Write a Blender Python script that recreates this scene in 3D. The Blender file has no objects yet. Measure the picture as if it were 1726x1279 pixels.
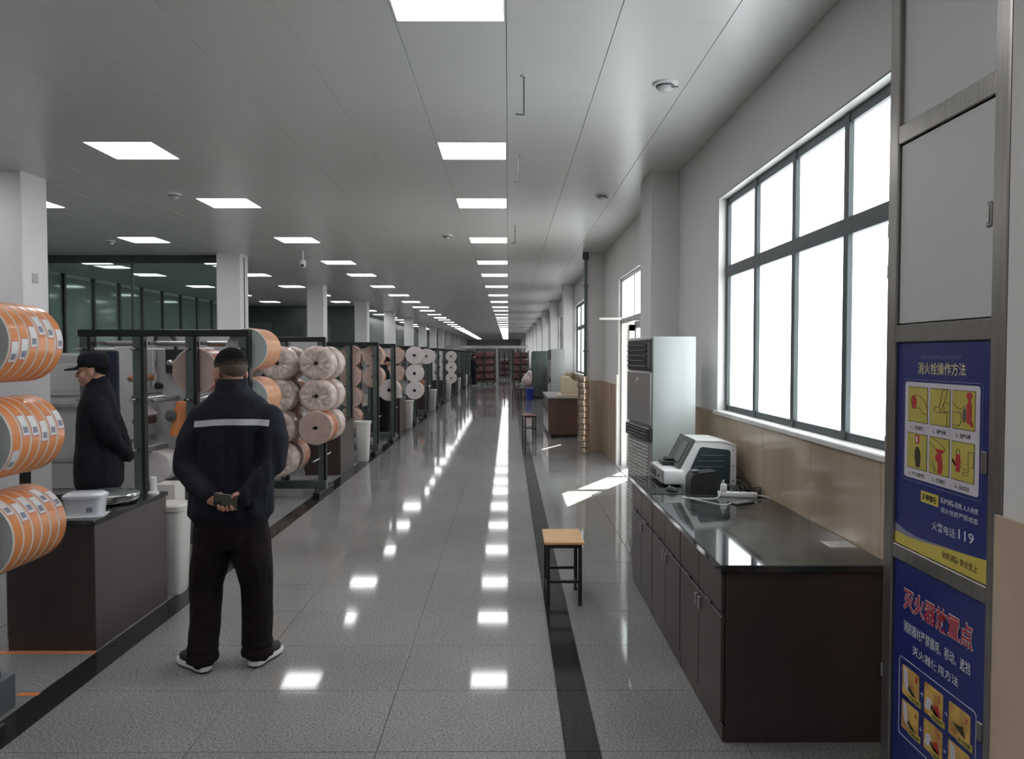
import bpy, bmesh, math, random
from mathutils import Vector, Matrix, noise
from mathutils.bvhtree import BVHTree
R = math.radians
PI = math.pi
random.seed(7)
S = bpy.context.scene
COL = S.collection

# ---------------------------------------------------------------- camera
cam_d = bpy.data.cameras.new('camera')
cam = bpy.data.objects.new('camera', cam_d)
COL.objects.link(cam)
cam_d.sensor_width = 36.0
cam_d.lens = 1290.0 / 1726.0 * 36.0
cam_d.clip_end = 300
cam.location = (0, 0, 1.70)
cam.rotation_euler = (R(90 - 1.843), 0, R(-0.266))
S.camera = cam

# ---------------------------------------------------------------- world, sun, exposure
W = bpy.data.worlds.new('world')
S.world = W
W.use_nodes = True
wn = W.node_tree.nodes
wb = wn['Background']
wb.inputs['Color'].default_value = (0.86, 0.93, 1.0, 1)
wb.inputs['Strength'].default_value = 3.0
sun_d = bpy.data.lights.new('sun', 'SUN')
sun_d.energy = 42.0
sun_d.angle = R(0.6)
sun_d.color = (1.0, 0.93, 0.84)
sun = bpy.data.objects.new('sun', sun_d)
COL.objects.link(sun)
sun.rotation_euler = Vector((-0.47, -0.88, -0.90)).to_track_quat('-Z', 'Y').to_euler()
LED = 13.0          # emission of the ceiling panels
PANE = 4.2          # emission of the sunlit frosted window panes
S.view_settings.view_transform = 'Standard'
S.view_settings.look = 'None'
S.view_settings.gamma = 1.0
S.view_settings.exposure = 0.07
S.view_settings.use_curve_mapping = False
try:
    S.cycles.use_denoising = True
    S.cycles.max_bounces = 8
    S.cycles.diffuse_bounces = 4
    S.cycles.glossy_bounces = 4
    S.cycles.transparent_max_bounces = 12
    S.cycles.sample_clamp_indirect = 6.0
    S.cycles.caustics_reflective = False
    S.cycles.caustics_refractive = False
except Exception:
    pass

# ---------------------------------------------------------------- materials
MATS = {}
def mat(name, col, rough=.5, metal=0.0, var=.07, scale=9.0, bump=0.0, bscale=70.0, spec=.5,
        coat=0.0, stretch=(1, 1, 1), rvar=.0, alpha=1.0, trans=0.0, world=False, col2=None, sheen=0.0):
    if name in MATS:
        return MATS[name]
    m = bpy.data.materials.new(name)
    m.use_nodes = True
    nt = m.node_tree
    N, L = nt.nodes, nt.links
    b = N['Principled BSDF']
    b.inputs['Roughness'].default_value = rough
    b.inputs['Metallic'].default_value = metal
    b.inputs['Specular IOR Level'].default_value = spec
    b.inputs['Coat Weight'].default_value = coat
    b.inputs['Coat Roughness'].default_value = .12
    b.inputs['Alpha'].default_value = alpha
    b.inputs['Transmission Weight'].default_value = trans
    b.inputs['Sheen Weight'].default_value = sheen
    if world:
        src = N.new('ShaderNodeNewGeometry').outputs['Position']
    else:
        src = N.new('ShaderNodeTexCoord').outputs['Object']
    mp = N.new('ShaderNodeMapping')
    mp.inputs['Scale'].default_value = stretch
    L.new(src, mp.inputs['Vector'])
    nz = N.new('ShaderNodeTexNoise')
    nz.inputs['Scale'].default_value = scale
    nz.inputs['Detail'].default_value = 5
    L.new(mp.outputs['Vector'], nz.inputs['Vector'])
    cr = N.new('ShaderNodeValToRGB')
    c2 = col2 or col
    cr.color_ramp.elements[0].position = .3
    cr.color_ramp.elements[1].position = .7
    cr.color_ramp.elements[0].color = tuple(max(0, c * (1 - var)) for c in col) + (1,)
    cr.color_ramp.elements[1].color = tuple(min(1, c * (1 + var)) for c in c2) + (1,)
    L.new(nz.outputs['Fac'], cr.inputs['Fac'])
    L.new(cr.outputs['Color'], b.inputs['Base Color'])
    if rvar:
        mr = N.new('ShaderNodeMapRange')
        mr.inputs['To Min'].default_value = max(0, rough - rvar)
        mr.inputs['To Max'].default_value = rough + rvar
        L.new(nz.outputs['Fac'], mr.inputs['Value'])
        L.new(mr.outputs['Result'], b.inputs['Roughness'])
    if bump:
        n2 = N.new('ShaderNodeTexNoise')
        n2.inputs['Scale'].default_value = bscale
        n2.inputs['Detail'].default_value = 3
        L.new(mp.outputs['Vector'], n2.inputs['Vector'])
        bp = N.new('ShaderNodeBump')
        bp.inputs['Strength'].default_value = bump
        bp.inputs['Distance'].default_value = .01
        L.new(n2.outputs['Fac'], bp.inputs['Height'])
        L.new(bp.outputs['Normal'], b.inputs['Normal'])
    MATS[name] = m
    return m

def emis(name, col, strength, edge=0.0):
    m = bpy.data.materials.new(name)
    m.use_nodes = True
    nt = m.node_tree
    N, L = nt.nodes, nt.links
    b = N['Principled BSDF']
    b.inputs['Base Color'].default_value = (.8, .8, .8, 1)
    b.inputs['Roughness'].default_value = .4
    tc = N.new('ShaderNodeTexCoord')
    nz = N.new('ShaderNodeTexNoise')
    nz.inputs['Scale'].default_value = 1.5
    L.new(tc.outputs['Object'], nz.inputs['Vector'])
    mr = N.new('ShaderNodeMapRange')
    mr.inputs['To Min'].default_value = strength * (1 - edge)
    mr.inputs['To Max'].default_value = strength * (1 + edge)
    L.new(nz.outputs['Fac'], mr.inputs['Value'])
    b.inputs['Emission Color'].default_value = tuple(col) + (1,)
    L.new(mr.outputs['Result'], b.inputs['Emission Strength'])
    MATS[name] = m
    return m

def glass_mat(name, tint, refl=.12, rough=.02):
    m = bpy.data.materials.new(name)
    m.use_nodes = True
    nt = m.node_tree
    N, L = nt.nodes, nt.links
    N.remove(N['Principled BSDF'])
    out = N['Material Output']
    tr = N.new('ShaderNodeBsdfTransparent')
    tr.inputs['Color'].default_value = tuple(tint) + (1,)
    gl = N.new('ShaderNodeBsdfGlossy')
    gl.inputs['Roughness'].default_value = rough
    gl.inputs['Color'].default_value = (.85, .95, .9, 1)
    lw = N.new('ShaderNodeLayerWeight')
    lw.inputs['Blend'].default_value = .5
    fr = N.new('ShaderNodeMath')
    fr.operation = 'POWER'
    fr.inputs[1].default_value = 5.0
    L.new(lw.outputs['Facing'], fr.inputs[0])
    ad = N.new('ShaderNodeMath')
    ad.operation = 'ADD'
    ad.use_clamp = True
    ad.inputs[1].default_value = refl
    L.new(fr.outputs[0], ad.inputs[0])
    mx = N.new('ShaderNodeMixShader')
    L.new(ad.outputs[0], mx.inputs['Fac'])
    L.new(tr.outputs[0], mx.inputs[1])
    L.new(gl.outputs[0], mx.inputs[2])
    L.new(mx.outputs[0], out.inputs['Surface'])
    MATS[name] = m
    return m

def floor_mat(name, base, speck, rough):
    """polished speckled granite: fine light and dark grains, slow cloudiness, faint waviness"""
    m = bpy.data.materials.new(name)
    m.use_nodes = True
    nt = m.node_tree
    N, L = nt.nodes, nt.links
    b = N['Principled BSDF']
    b.inputs['Specular IOR Level'].default_value = .16
    pos = N.new('ShaderNodeNewGeometry')
    n1 = N.new('ShaderNodeTexNoise')
    n1.inputs['Scale'].default_value = 95
    n1.inputs['Detail'].default_value = 4
    n1.inputs['Roughness'].default_value = .75
    n2 = N.new('ShaderNodeTexNoise')
    n2.inputs['Scale'].default_value = 1.1
    n2.inputs['Detail'].default_value = 3
    n3 = N.new('ShaderNodeTexNoise')
    n3.inputs['Scale'].default_value = 3.0
    n3.inputs['Detail'].default_value = 1
    for n in (n1, n2, n3):
        L.new(pos.outputs['Position'], n.inputs['Vector'])
    cr = N.new('ShaderNodeValToRGB')
    e = cr.color_ramp.elements
    e[0].position = .32
    e[0].color = tuple(c * (1 - speck) for c in base) + (1,)
    e[1].position = .68
    e[1].color = tuple(c * (1 + speck) for c in base) + (1,)
    L.new(n1.outputs['Fac'], cr.inputs['Fac'])
    mx = N.new('ShaderNodeMix')
    mx.data_type = 'RGBA'
    mx.blend_type = 'MULTIPLY'
    mx.inputs['Factor'].default_value = .35
    L.new(cr.outputs['Color'], mx.inputs['A'])
    L.new(n2.outputs['Color'], mx.inputs['B'])
    L.new(cr.outputs['Color'], mx.inputs['A'])
    L.new(n2.outputs['Fac'], mx.inputs['B'])
    L.new(mx.outputs['Result'], b.inputs['Base Color'])
    mr = N.new('ShaderNodeMapRange')
    mr.inputs['To Min'].default_value = rough * .6
    mr.inputs['To Max'].default_value = rough * 1.4
    L.new(n2.outputs['Fac'], mr.inputs['Value'])
    L.new(mr.outputs['Result'], b.inputs['Roughness'])
    bp = N.new('ShaderNodeBump')
    bp.inputs['Strength'].default_value = .03
    bp.inputs['Distance'].default_value = .003
    L.new(n3.outputs['Fac'], bp.inputs['Height'])
    L.new(bp.outputs['Normal'], b.inputs['Normal'])
    MATS[name] = m
    return m

M = {}
M['granite'] = floor_mat('grey_granite', (.305, .307, .303), .62, .06)
M['black_granite'] = floor_mat('black_granite', (.030, .029, .030), .5, .12)
M['grout'] = mat('dark_grout', (.10, .10, .10), .8, world=True)
M['ceil'] = mat('painted_aluminium_ceiling', (.62, .625, .605), .30, 0.0, .03, .6, spec=.6, world=True, rvar=.05)
M['ceil_gap'] = mat('dark_ceiling_gap', (.05, .05, .05), .8)
M['wall'] = mat('grey_white_plaster', (.66, .65, .64), .75, var=.03, scale=1.2, world=True)
M['column'] = mat('white_painted_column', (.76, .76, .77), .55, var=.03, scale=1.5, world=True)
M['tan'] = mat('tan_marble_tile', (.47, .355, .25), .13, var=.16, scale=2.2, world=True, stretch=(1, 1, .25), col2=(.53, .41, .30))
M['sill'] = mat('white_marble_sill', (.75, .74, .72), .3, var=.05, scale=5)
M['wframe'] = mat('dark_green_grey_aluminium', (.055, .068, .070), .45, .2)
M['alu'] = mat('brushed_aluminium', (.46, .455, .45), .38, .7, var=.08, scale=6, stretch=(20, 20, 1))
M['steel'] = mat('brushed_stainless_steel', (.27, .255, .24), .30, .85, var=.12, scale=5, stretch=(25, 25, 1))
M['chrome'] = mat('polished_steel', (.75, .75, .75), .16, 1.0, var=.05)
M['white'] = mat('white_plastic', (.74, .745, .74), .38, var=.03)
M['whitepanel'] = mat('pale_grey_panel', (.53, .535, .53), .42, var=.02, scale=1.5)
M['black'] = mat('black_plastic', (.016, .017, .018), .38, var=.2)
M['blackmetal'] = mat('black_painted_steel', (.018, .018, .020), .4, .1, var=.2)
M['brown'] = mat('dark_brown_laminate', (.058, .041, .038), .36, var=.16, scale=3, stretch=(1, 1, .15), spec=.5)
M['top'] = mat('black_granite_worktop', (.035, .039, .039), .05, var=.7, scale=6, rvar=.015)
M['oak'] = mat('light_wood_seat', (.55, .33, .155), .45, var=.18, scale=4, stretch=(1, 14, 4))
M['redwood'] = mat('red_brown_wood_seat', (.22, .085, .065), .45, var=.18, scale=4, stretch=(1, 14, 4))
M['rack'] = mat('dark_green_grey_steel', (.105, .130, .122), .34, .35, var=.2, scale=4)
M['rackdark'] = mat('black_steel_flange', (.012, .013, .014), .4, .2, var=.2)
M['tape'] = mat('orange_label_tape', (.72, .255, .075), .42, var=.10, scale=5, stretch=(1, .3, 1), coat=.25)
M['tapeedge'] = mat('pale_paper_edge', (.86, .78, .72), .55, var=.05)
M['tapeface'] = mat('grey_green_roll_face', (.42, .455, .435), .5, var=.05, scale=30)
M['kraft'] = mat('pinkish_paper_face', (.50, .36, .315), .6, var=.09, scale=14)
M['whiteface'] = mat('white_paper_face', (.66, .62, .61), .6, var=.05, scale=14)
M['copper'] = mat('copper_orange_rim', (.55, .235, .13), .4, var=.15, scale=10, coat=.2)
M['film'] = mat('crumpled_beige_film_wrap', (.54, .405, .36), .36, var=.20, scale=16, bump=.6, bscale=26, coat=.35, col2=(.68, .55, .50))
M['core'] = mat('dark_core_hole', (.03, .025, .022), .8)
M['orange'] = mat('orange_floor_tape', (.65, .20, .06), .6)
M['machine'] = mat('machine_light_grey', (.46, .465, .48), .42, var=.04, scale=2)
M['machined'] = mat('machine_dark_grey', (.10, .11, .12), .45, var=.1)
M['teal'] = mat('dark_teal_plastic', (.028, .048, .052), .4, var=.1)
M['tealtop'] = mat('grey_green_plastic', (.085, .10, .094), .42, var=.05)
M['screen'] = mat('dark_glass_screen', (.13, .122, .120), .3, var=.05)
M['cream'] = mat('cream_yellowed_plastic', (.74, .62, .46), .4, var=.05)
M['bluebin'] = mat('blue_plastic', (.03, .045, .33), .4)
M['bin'] = mat('white_bin_plastic', (.70, .67, .64), .4, var=.04, scale=4)
M['acside'] = mat('white_enamel_steel', (.37, .40, .39), .32, var=.03, scale=1.5, coat=.2)
M['acfront'] = mat('warm_grey_enamel', (.33, .32, .31), .28, .3, var=.03)
M['blue'] = mat('blue_poster_print', (.013, .022, .155), .30, var=.06, scale=3)
M['yellow'] = mat('yellow_poster_print', (.60, .49, .085), .35, var=.05)
M['pcard'] = mat('olive_yellow_card_print', (.50, .42, .085), .35, var=.08)
M['ptext'] = mat('white_print', (.62, .64, .70), .4)
M['pgold'] = mat('pale_yellow_print', (.62, .58, .33), .4)
M['pred'] = mat('red_print', (.46, .028, .040), .4)
M['pdark'] = mat('dark_print', (.035, .028, .012), .5)
M['pborder'] = mat('white_card_print', (.60, .57, .62), .4)
M['pline'] = mat('pale_blue_line_print', (.16, .19, .36), .4)
M['porange'] = mat('orange_picture_print', (.52, .22, .07), .4, var=.35, scale=14, col2=(.60, .42, .10))
M['pgrey'] = mat('grey_print', (.22, .22, .30), .4)
M['skin'] = mat('skin', (.45, .235, .165), .5, var=.08, scale=20)
M['navy'] = mat('navy_work_cloth', (.0105, .0125, .021), .8, var=.3, scale=10, bump=.2, bscale=220, spec=.25)
M['navyblack'] = mat('black_blue_cloth', (.0075, .0085, .0125), .8, var=.3, scale=10, bump=.2, bscale=220, spec=.25)
M['maroon'] = mat('black_maroon_trouser_cloth', (.013, .0085, .0095), .85, var=.3, scale=10, bump=.2, bscale=220, spec=.2)
M['reflect'] = mat('silver_reflective_tape', (.52, .53, .57), .4, var=.08, scale=30)
M['hair'] = mat('black_short_hair', (.007, .006, .006), .85, var=.4, scale=120, bump=.4, bscale=320, spec=.15)
M['fade'] = mat('shaved_hair_fade', (.110, .080, .060), .7, var=.2, scale=150, bump=.2, bscale=350)
M['fade1'] = mat('short_hair_blend', (.022, .018, .015), .8, var=.35, scale=130, bump=.3, bscale=330, spec=.15)
M['fade2'] = mat('clipped_hair_blend', (.055, .042, .033), .75, var=.3, scale=140, bump=.25, bscale=340, spec=.2)
M['shoe'] = mat('dark_grey_mesh_shoe', (.030, .029, .030), .75, var=.3, scale=60)
M['sole'] = mat('white_foam_sole', (.72, .71, .70), .6)
M['phone'] = mat('dark_grey_green_phone', (.085, .092, .082), .3, .2, var=.05)
M['lip'] = mat('lip', (.30, .10, .085), .5)
M['eyewhite'] = mat('eye_white', (.5, .48, .45), .3)
M['frostrib'] = mat('clear_plastic', (.66, .68, .72), .25, var=.05, coat=.3)
M['pink'] = mat('pale_pink_film', (.55, .44, .44), .5, var=.1)
M['redroll'] = mat('dark_red_brown_rolls', (.13, .052, .050), .5, var=.4, scale=6, stretch=(1, 6, 6))
M['darkgreen'] = mat('dark_green_board', (.055, .078, .072), .3, var=.1, world=True)
M['paving'] = mat('pale_concrete_paving', (.55, .54, .52), .8, world=True)
M['glass_dark'] = mat('dark_green_glass_panel', (.22, .26, .25), .08, var=.1, world=True)
M['glass'] = glass_mat('green_tinted_glass', (.70, .80, .76), .06)
M['clearglass'] = glass_mat('clear_glass', (.86, .90, .90), .03)
M['led'] = emis('led_diffuser', (1.0, .985, 1.0), LED, .04)
M['pane_dim_glow'] = emis('dim_glow_frosted_glass', (.93, .97, 1.0), 1.7, .08)  # same frosted glass, its daylight glow turned down for the far windows
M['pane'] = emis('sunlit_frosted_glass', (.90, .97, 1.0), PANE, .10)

# ---------------------------------------------------------------- mesh helpers
class MB:
    def __init__(s):
        s.bm = bmesh.new()
    def _xf(s, vs, m):
        if m is not None:
            for v in vs:
                v.co = m @ v.co
    def box(s, x0, x1, y0, y1, z0, z1, b=0.0, seg=1, m=None, mi=0):
        vs = [s.bm.verts.new((x, y, z)) for x in (x0, x1) for y in (y0, y1) for z in (z0, z1)]
        idx = ((0, 1, 3, 2), (4, 6, 7, 5), (0, 4, 5, 1), (2, 3, 7, 6), (0, 2, 6, 4), (1, 5, 7, 3))
        fs = [s.bm.faces.new([vs[i] for i in f]) for f in idx]
        for f in fs:
            f.material_index = mi
        if b:
            es = list({e for f in fs for e in f.edges})
            r = bmesh.ops.bevel(s.bm, geom=es, offset=b, segments=seg, profile=.5, affect='EDGES', clamp_overlap=True)
            allv = {v for f in r['faces'] for v in f.verts} | {v for v in vs if v.is_valid}
            for f in r['faces']:
                f.material_index = mi
            vs = list(allv)
        s._xf(vs, m)
        return s
    def ring(s, pts):
        return [s.bm.verts.new(p) for p in pts]
    def skin_rings(s, rings, cap0=True, cap1=True, mi=0, mis=None):
        for k in range(len(rings) - 1):
            a, b = rings[k], rings[k + 1]
            mm = mis[k] if mis else mi
            if len(a) == 1 and len(b) == 1:
                continue
            n = max(len(a), len(b))
            for i in range(n):
                j = (i + 1) % n
                if len(a) == 1:
                    q = [a[0], b[j], b[i]]
                elif len(b) == 1:
                    q = [a[i], a[j], b[0]]
                else:
                    q = [a[i], a[j], b[j], b[i]]
                try:
                    f = s.bm.faces.new(q)
                    f.material_index = mm
                except ValueError:
                    pass
        for c, rg, mm in ((cap0, rings[0], mis[0] if mis else mi), (cap1, rings[-1], mis[-1] if mis else mi)):
            if c and len(rg) > 2:
                f = s.bm.faces.new(rg)
                f.material_index = mm
        return s
    @staticmethod
    def frame(d):
        d = Vector(d).normalized()
        a = Vector((0, 0, 1)) if abs(d.z) < .9 else Vector((1, 0, 0))
        u = d.cross(a).normalized()
        return u, d.cross(u).normalized()
    def cyl(s, p0, p1, r0, r1=None, n=16, mi=0, cap=True):
        p0, p1 = Vector(p0), Vector(p1)
        r1 = r0 if r1 is None else r1
        u, w = s.frame(p1 - p0)
        rg = []
        for p, r in ((p0, r0), (p1, r1)):
            rg.append(s.ring([p + (u * math.cos(2 * PI * i / n) + w * math.sin(2 * PI * i / n)) * r for i in range(n)]))
        return s.skin_rings(rg, cap, cap, mi)
    def lathe(s, prof, c=(0, 0, 0), axis='z', n=32, mi=0, mis=None, cap=False):
        """prof: list of (radius, height along the axis)"""
        c = Vector(c)
        ax = {'x': Vector((1, 0, 0)), 'y': Vector((0, 1, 0)), 'z': Vector((0, 0, 1))}[axis] if isinstance(axis, str) else Vector(axis).normalized()
        u, w = s.frame(ax)
        rg = []
        for r, h in prof:
            if r < 1e-5:
                rg.append(s.ring([c + ax * h]))
            else:
                rg.append(s.ring([c + ax * h + (u * math.cos(2 * PI * i / n) + w * math.sin(2 * PI * i / n)) * r for i in range(n)]))
        return s.skin_rings(rg, cap, cap, mi, mis)
    def tube(s, pts, r, n=8, mi=0, cap=True):
        pts = [Vector(p) for p in pts]
        rs = r if isinstance(r, (list, tuple)) else [r] * len(pts)
        rg = []
        pu = None
        for k, p in enumerate(pts):
            d = (pts[min(k + 1, len(pts) - 1)] - pts[max(k - 1, 0)]).normalized()
            if pu is None:
                u, w = s.frame(d)
            else:
                u = (pu - d * pu.dot(d)).normalized()
                w = d.cross(u)
            pu = u
            rg.append(s.ring([p + (u * math.cos(2 * PI * i / n) + w * math.sin(2 * PI * i / n)) * rs[k] for i in range(n)]))
        return s.skin_rings(rg, cap, cap, mi)
    def prism(s, poly, axis, a, b, mi=0, m=None):
        def P(u, v, h):
            return {'x': (h, u, v), 'y': (u, h, v), 'z': (u, v, h)}[axis]
        r0 = s.ring([P(u, v, a) for u, v in poly])
        r1 = s.ring([P(u, v, b) for u, v in poly])
        s.skin_rings([r0, r1], True, True, mi)
        s._xf(r0 + r1, m)
        return s
    def sphere(s, c, r, nu=14, nv=9, m=None, mi=0):
        """r: scalar or (rx, ry, rz)"""
        c = Vector(c)
        rx, ry, rz = (r, r, r) if not isinstance(r, (tuple, list)) else r
        rg = []
        vs = []
        for k in range(nv + 1):
            t = PI * k / nv
            if k in (0, nv):
                q = s.ring([Vector((0, 0, rz * math.cos(t)))])
            else:
                q = s.ring([Vector((rx * math.sin(t) * math.cos(2 * PI * i / nu), ry * math.sin(t) * math.sin(2 * PI * i / nu), rz * math.cos(t))) for i in range(nu)])
            rg.append(q)
            vs += q
        s.skin_rings(rg, False, False, mi)
        for v in vs:
            co = m @ v.co if m is not None else v.co
            v.co = co + c
        return s
    def limb(s, pts, rs, n=14):
        pts = [Vector(p) for p in pts]
        for p, r in zip(pts, rs):
            s.sphere(p, r, n, 8)
        for k in range(len(pts) - 1):
            if (pts[k + 1] - pts[k]).length > 1e-4:
                s.cyl(pts[k], pts[k + 1], rs[k], rs[k + 1], n)
        return s
    def rings_z(s, rows, n=28, power=2.0):
        """rows: (z, cx, cy, rx, ry); superellipse sections stacked in z"""
        rg = []
        for z, cx, cy, rx, ry in rows:
            q = []
            for i in range(n):
                t = 2 * PI * i / n
                c, d = math.cos(t), math.sin(t)
                e = 2.0 / power
                q.append((cx + rx * math.copysign(abs(c) ** e, c), cy + ry * math.copysign(abs(d) ** e, d), z))
            rg.append(s.ring(q))
        return s.skin_rings(rg)
    def mesh(s, name, sharp=35):
        bmesh.ops.recalc_face_normals(s.bm, faces=s.bm.faces[:])
        me = bpy.data.meshes.new(name)
        s.bm.to_mesh(me)
        s.bm.free()
        me.polygons.foreach_set('use_smooth', [True] * len(me.polygons))
        me.set_sharp_from_angle(angle=R(sharp))
        return me
    def build(s, name, m, parent=None, loc=(0, 0, 0), rz=0.0, sharp=35):
        return link(name, s.mesh(name, sharp), m, parent, loc, rz)

def link(name, me, m, parent=None, loc=(0, 0, 0), rz=0.0):
    if m is not None and not me.materials:
        for k in (m if isinstance(m, (list, tuple)) else [m]):
            me.materials.append(k)
    o = bpy.data.objects.new(name, me)
    COL.objects.link(o)
    o.parent = parent
    o.location = loc
    o.rotation_euler = (0, 0, rz)
    return o

def tag(o, label, cat, group=None):
    o['label'] = label
    o['category'] = cat
    if group:
        o['group'] = group
    return o

def struct(o):
    o['kind'] = 'structure'
    return o

def thing(name, label, cat, loc=(0, 0, 0), rz=0.0, group=None):
    o = bpy.data.objects.new(name, None)
    o.empty_display_size = .1
    COL.objects.link(o)
    o.location = loc
    o.rotation_euler = (0, 0, rz)
    return tag(o, label, cat, group)

def copy_tree(o, parent=None):
    c = o.copy()
    COL.objects.link(c)
    c.parent = parent
    for ch in list(o.children):
        copy_tree(ch, c)
    return c

def dup(o, loc, label=None, rz=None):
    c = copy_tree(o)
    c.location = loc
    if rz is not None:
        c.rotation_euler = (0, 0, rz)
    if label:
        c['label'] = label
    return c

TMP = bpy.data.scenes.new('tmp')
def evaluated_mesh(o):
    TMP.collection.objects.link(o)
    vl = TMP.view_layers[0]
    vl.update()
    return bpy.data.meshes.new_from_object(o.evaluated_get(vl.depsgraph))
def remesh(mb, voxel, it=4, fac=.5, name='tmp'):
    me = mb.mesh('tmp', 180)
    o = bpy.data.objects.new('tmp', me)
    r = o.modifiers.new('r', 'REMESH')
    r.mode = 'VOXEL'
    r.voxel_size = voxel
    r.use_smooth_shade = True
    if it:
        sm = o.modifiers.new('s', 'SMOOTH')
        sm.iterations = it
        sm.factor = fac
    me2 = evaluated_mesh(o)
    me2.name = name
    bpy.data.objects.remove(o)
    bpy.data.meshes.remove(me)
    me2.materials.clear()
    me2.polygons.foreach_set('use_smooth', [True] * len(me2.polygons))
    return me2

def join_meshes(name, mes):
    bm = bmesh.new()
    for me in mes:
        bm.from_mesh(me)
    out = bpy.data.meshes.new(name)
    bm.to_mesh(out)
    bm.free()
    out.polygons.foreach_set('use_smooth', [True] * len(out.polygons))
    return out

ORD = ['first', 'second', 'third', 'fourth', 'fifth', 'sixth', 'seventh', 'eighth', 'ninth', 'tenth', 'eleventh', 'twelfth',
       'thirteenth', 'fourteenth', 'fifteenth', 'sixteenth', 'seventeenth', 'eighteenth', 'nineteenth', 'twentieth']
ORD += ['twenty-' + o for o in ORD[:9]] + ['thirtieth'] + ['thirty-' + o for o in ORD[:9]] + ['fortieth']

def text_mesh(body, u0, u1, z0, z1, off=0.0, depth=.0006):
    """flat lettering in the local xz plane, fitted to a rectangle, facing -y"""
    cu = bpy.data.curves.new('txt', 'FONT')
    cu.body = body
    cu.size = 1.0
    cu.resolution_u = 2
    cu.offset = off
    cu.fill_mode = 'FRONT'
    o = bpy.data.objects.new('txt', cu)
    me = evaluated_mesh(o)
    bpy.data.objects.remove(o)
    bpy.data.curves.remove(cu)
    me.materials.clear()
    xs = [v.co.x for v in me.vertices]
    ys = [v.co.y for v in me.vertices]
    ax, bx, ay, by = min(xs), max(xs), min(ys), max(ys)
    for v in me.vertices:
        x, y = v.co.x, v.co.y
        v.co = (u0 + (x - ax) / (bx - ax) * (u1 - u0), 0, z0 + (y - ay) / (by - ay) * (z1 - z0))
    return me
# ================================================================ the setting
Y0, Y1 = -3.0, 92.0
XR, XL = 1.68, -9.85
ZC = 3.5

# ---- floor: slab with granite tiles, two black border strips
floor = struct(MB().box(XL, XR + .25, Y0, Y1, -.12, -.006).build('floor', M['grout']))
_tile_cache = {}
def tile_mesh(w, l, m, name):
    k = (round(w, 3), round(l, 3), name)
    if k not in _tile_cache:
        me = MB().box(-w / 2 + .0018, w / 2 - .0018, -l / 2 + .0018, l / 2 - .0018, -.006, 0, .0012).mesh(name)
        me.materials.append(m)
        _tile_cache[k] = me
    return _tile_cache[k]
far_tiles = MB()
far_border = MB()
strips = [(-2.19, -1.378, 0), (-1.378, -.567, 0), (-.567, .245, 0), (.395, 1.04, 0), (1.04, XR, 0), (-2.36, -2.19, 1), (.245, .395, 1)]
x = -2.36
while x > XL + .01:
    strips.append((max(x - .81, XL), x, 0))
    x -= .81
for si, (a, b, dark) in enumerate(strips):
    y = 2.63 - .6 * 9
    while y < Y1:
        near = 2.3 < y < (32 if si < 3 else 24 if si < 7 else 8 if si < 9 else 0)
        m = M['black_granite'] if dark else M['granite']
        if near:
            link('floor_tile' if not dark else 'border_tile', tile_mesh(b - a, .6, m, 'border_tile' if dark else 'floor_tile'), None, floor, ((a + b) / 2, y + .3, 0))
        else:
            (far_border if dark else far_tiles).box(a + .0018, b - .0018, y + .002, y + .598, -.006, 0)
        y += .6
o = far_tiles.build('floor_tile_field', M['granite'], floor)
o['kind'] = 'stuff'
o = far_border.build('border_tile_field', M['black_granite'], floor)
o['kind'] = 'stuff'

# ---- ceiling: clip-in metal panels with joints, LED panels let into them
ceiling = struct(MB().box(XL, XR + .25, Y0, Y1, ZC + .03, ZC + .13).build('ceiling', M['ceil_gap']))
PX, PY = .6, .585
xe = [-.012 - PX * k for k in range(17)][::-1] + [.588, 1.188]
xe = [XL] + [v for v in xe if v > XL + .02] + [XR]
jl = [-9, -5]  # unseen LED rows overhead and behind the camera, added for lighting
j = 0
pat = [5, 4, 5, 5, 4, 5, 5, 5]
k = 0
while 4.2 + PY * j < Y1 - 2:
    jl.append(j)
    j += pat[k % 8]
    k += 1
light_x = [-.312, -3.312, -5.712, -8.112]
cells = set()
for lx in light_x:
    for j in jl:
        cells.add((round(lx, 2), j))
_pc = {}
def panel_mesh(w):
    k = round(w, 3)
    if k not in _pc:
        me = MB().box(-w / 2 + .0018, w / 2 - .0018, -PY / 2 + .0003, PY / 2 - .0003, 0, .014, .0010).mesh('ceiling_panel')
        me.materials.append(M['ceil'])
        _pc[k] = me
    return _pc[k]
rest = MB()
j = int((Y0 - 4.2) / PY) + 1
cand = []
while 4.2 + PY * j < Y1:
    yc = 4.2 + PY * j - PY / 2
    for a, b in zip(xe[:-1], xe[1:]):
        xc = (a + b) / 2
        if (round(xc, 2), j) in cells:
            continue
        d = yc if yc > 3.5 and abs(xc - .2) < yc * .75 + .4 else 999
        cand.append((d, xc, yc, b - a))
    j += 1
cand.sort()
for i, (d, xc, yc, w) in enumerate(cand):
    if i < 300 and d < 900:
        link('ceiling_panel', panel_mesh(w), None, ceiling, (xc, yc, ZC))
    else:
        rest.box(xc - w / 2 + .0018, xc + w / 2 - .0018, yc - PY / 2 + .0003, yc + PY / 2 - .0003, ZC, ZC + .014)
o = rest.build('ceiling_panel_field', M['ceil'], ceiling)
o['kind'] = 'stuff'

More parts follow.
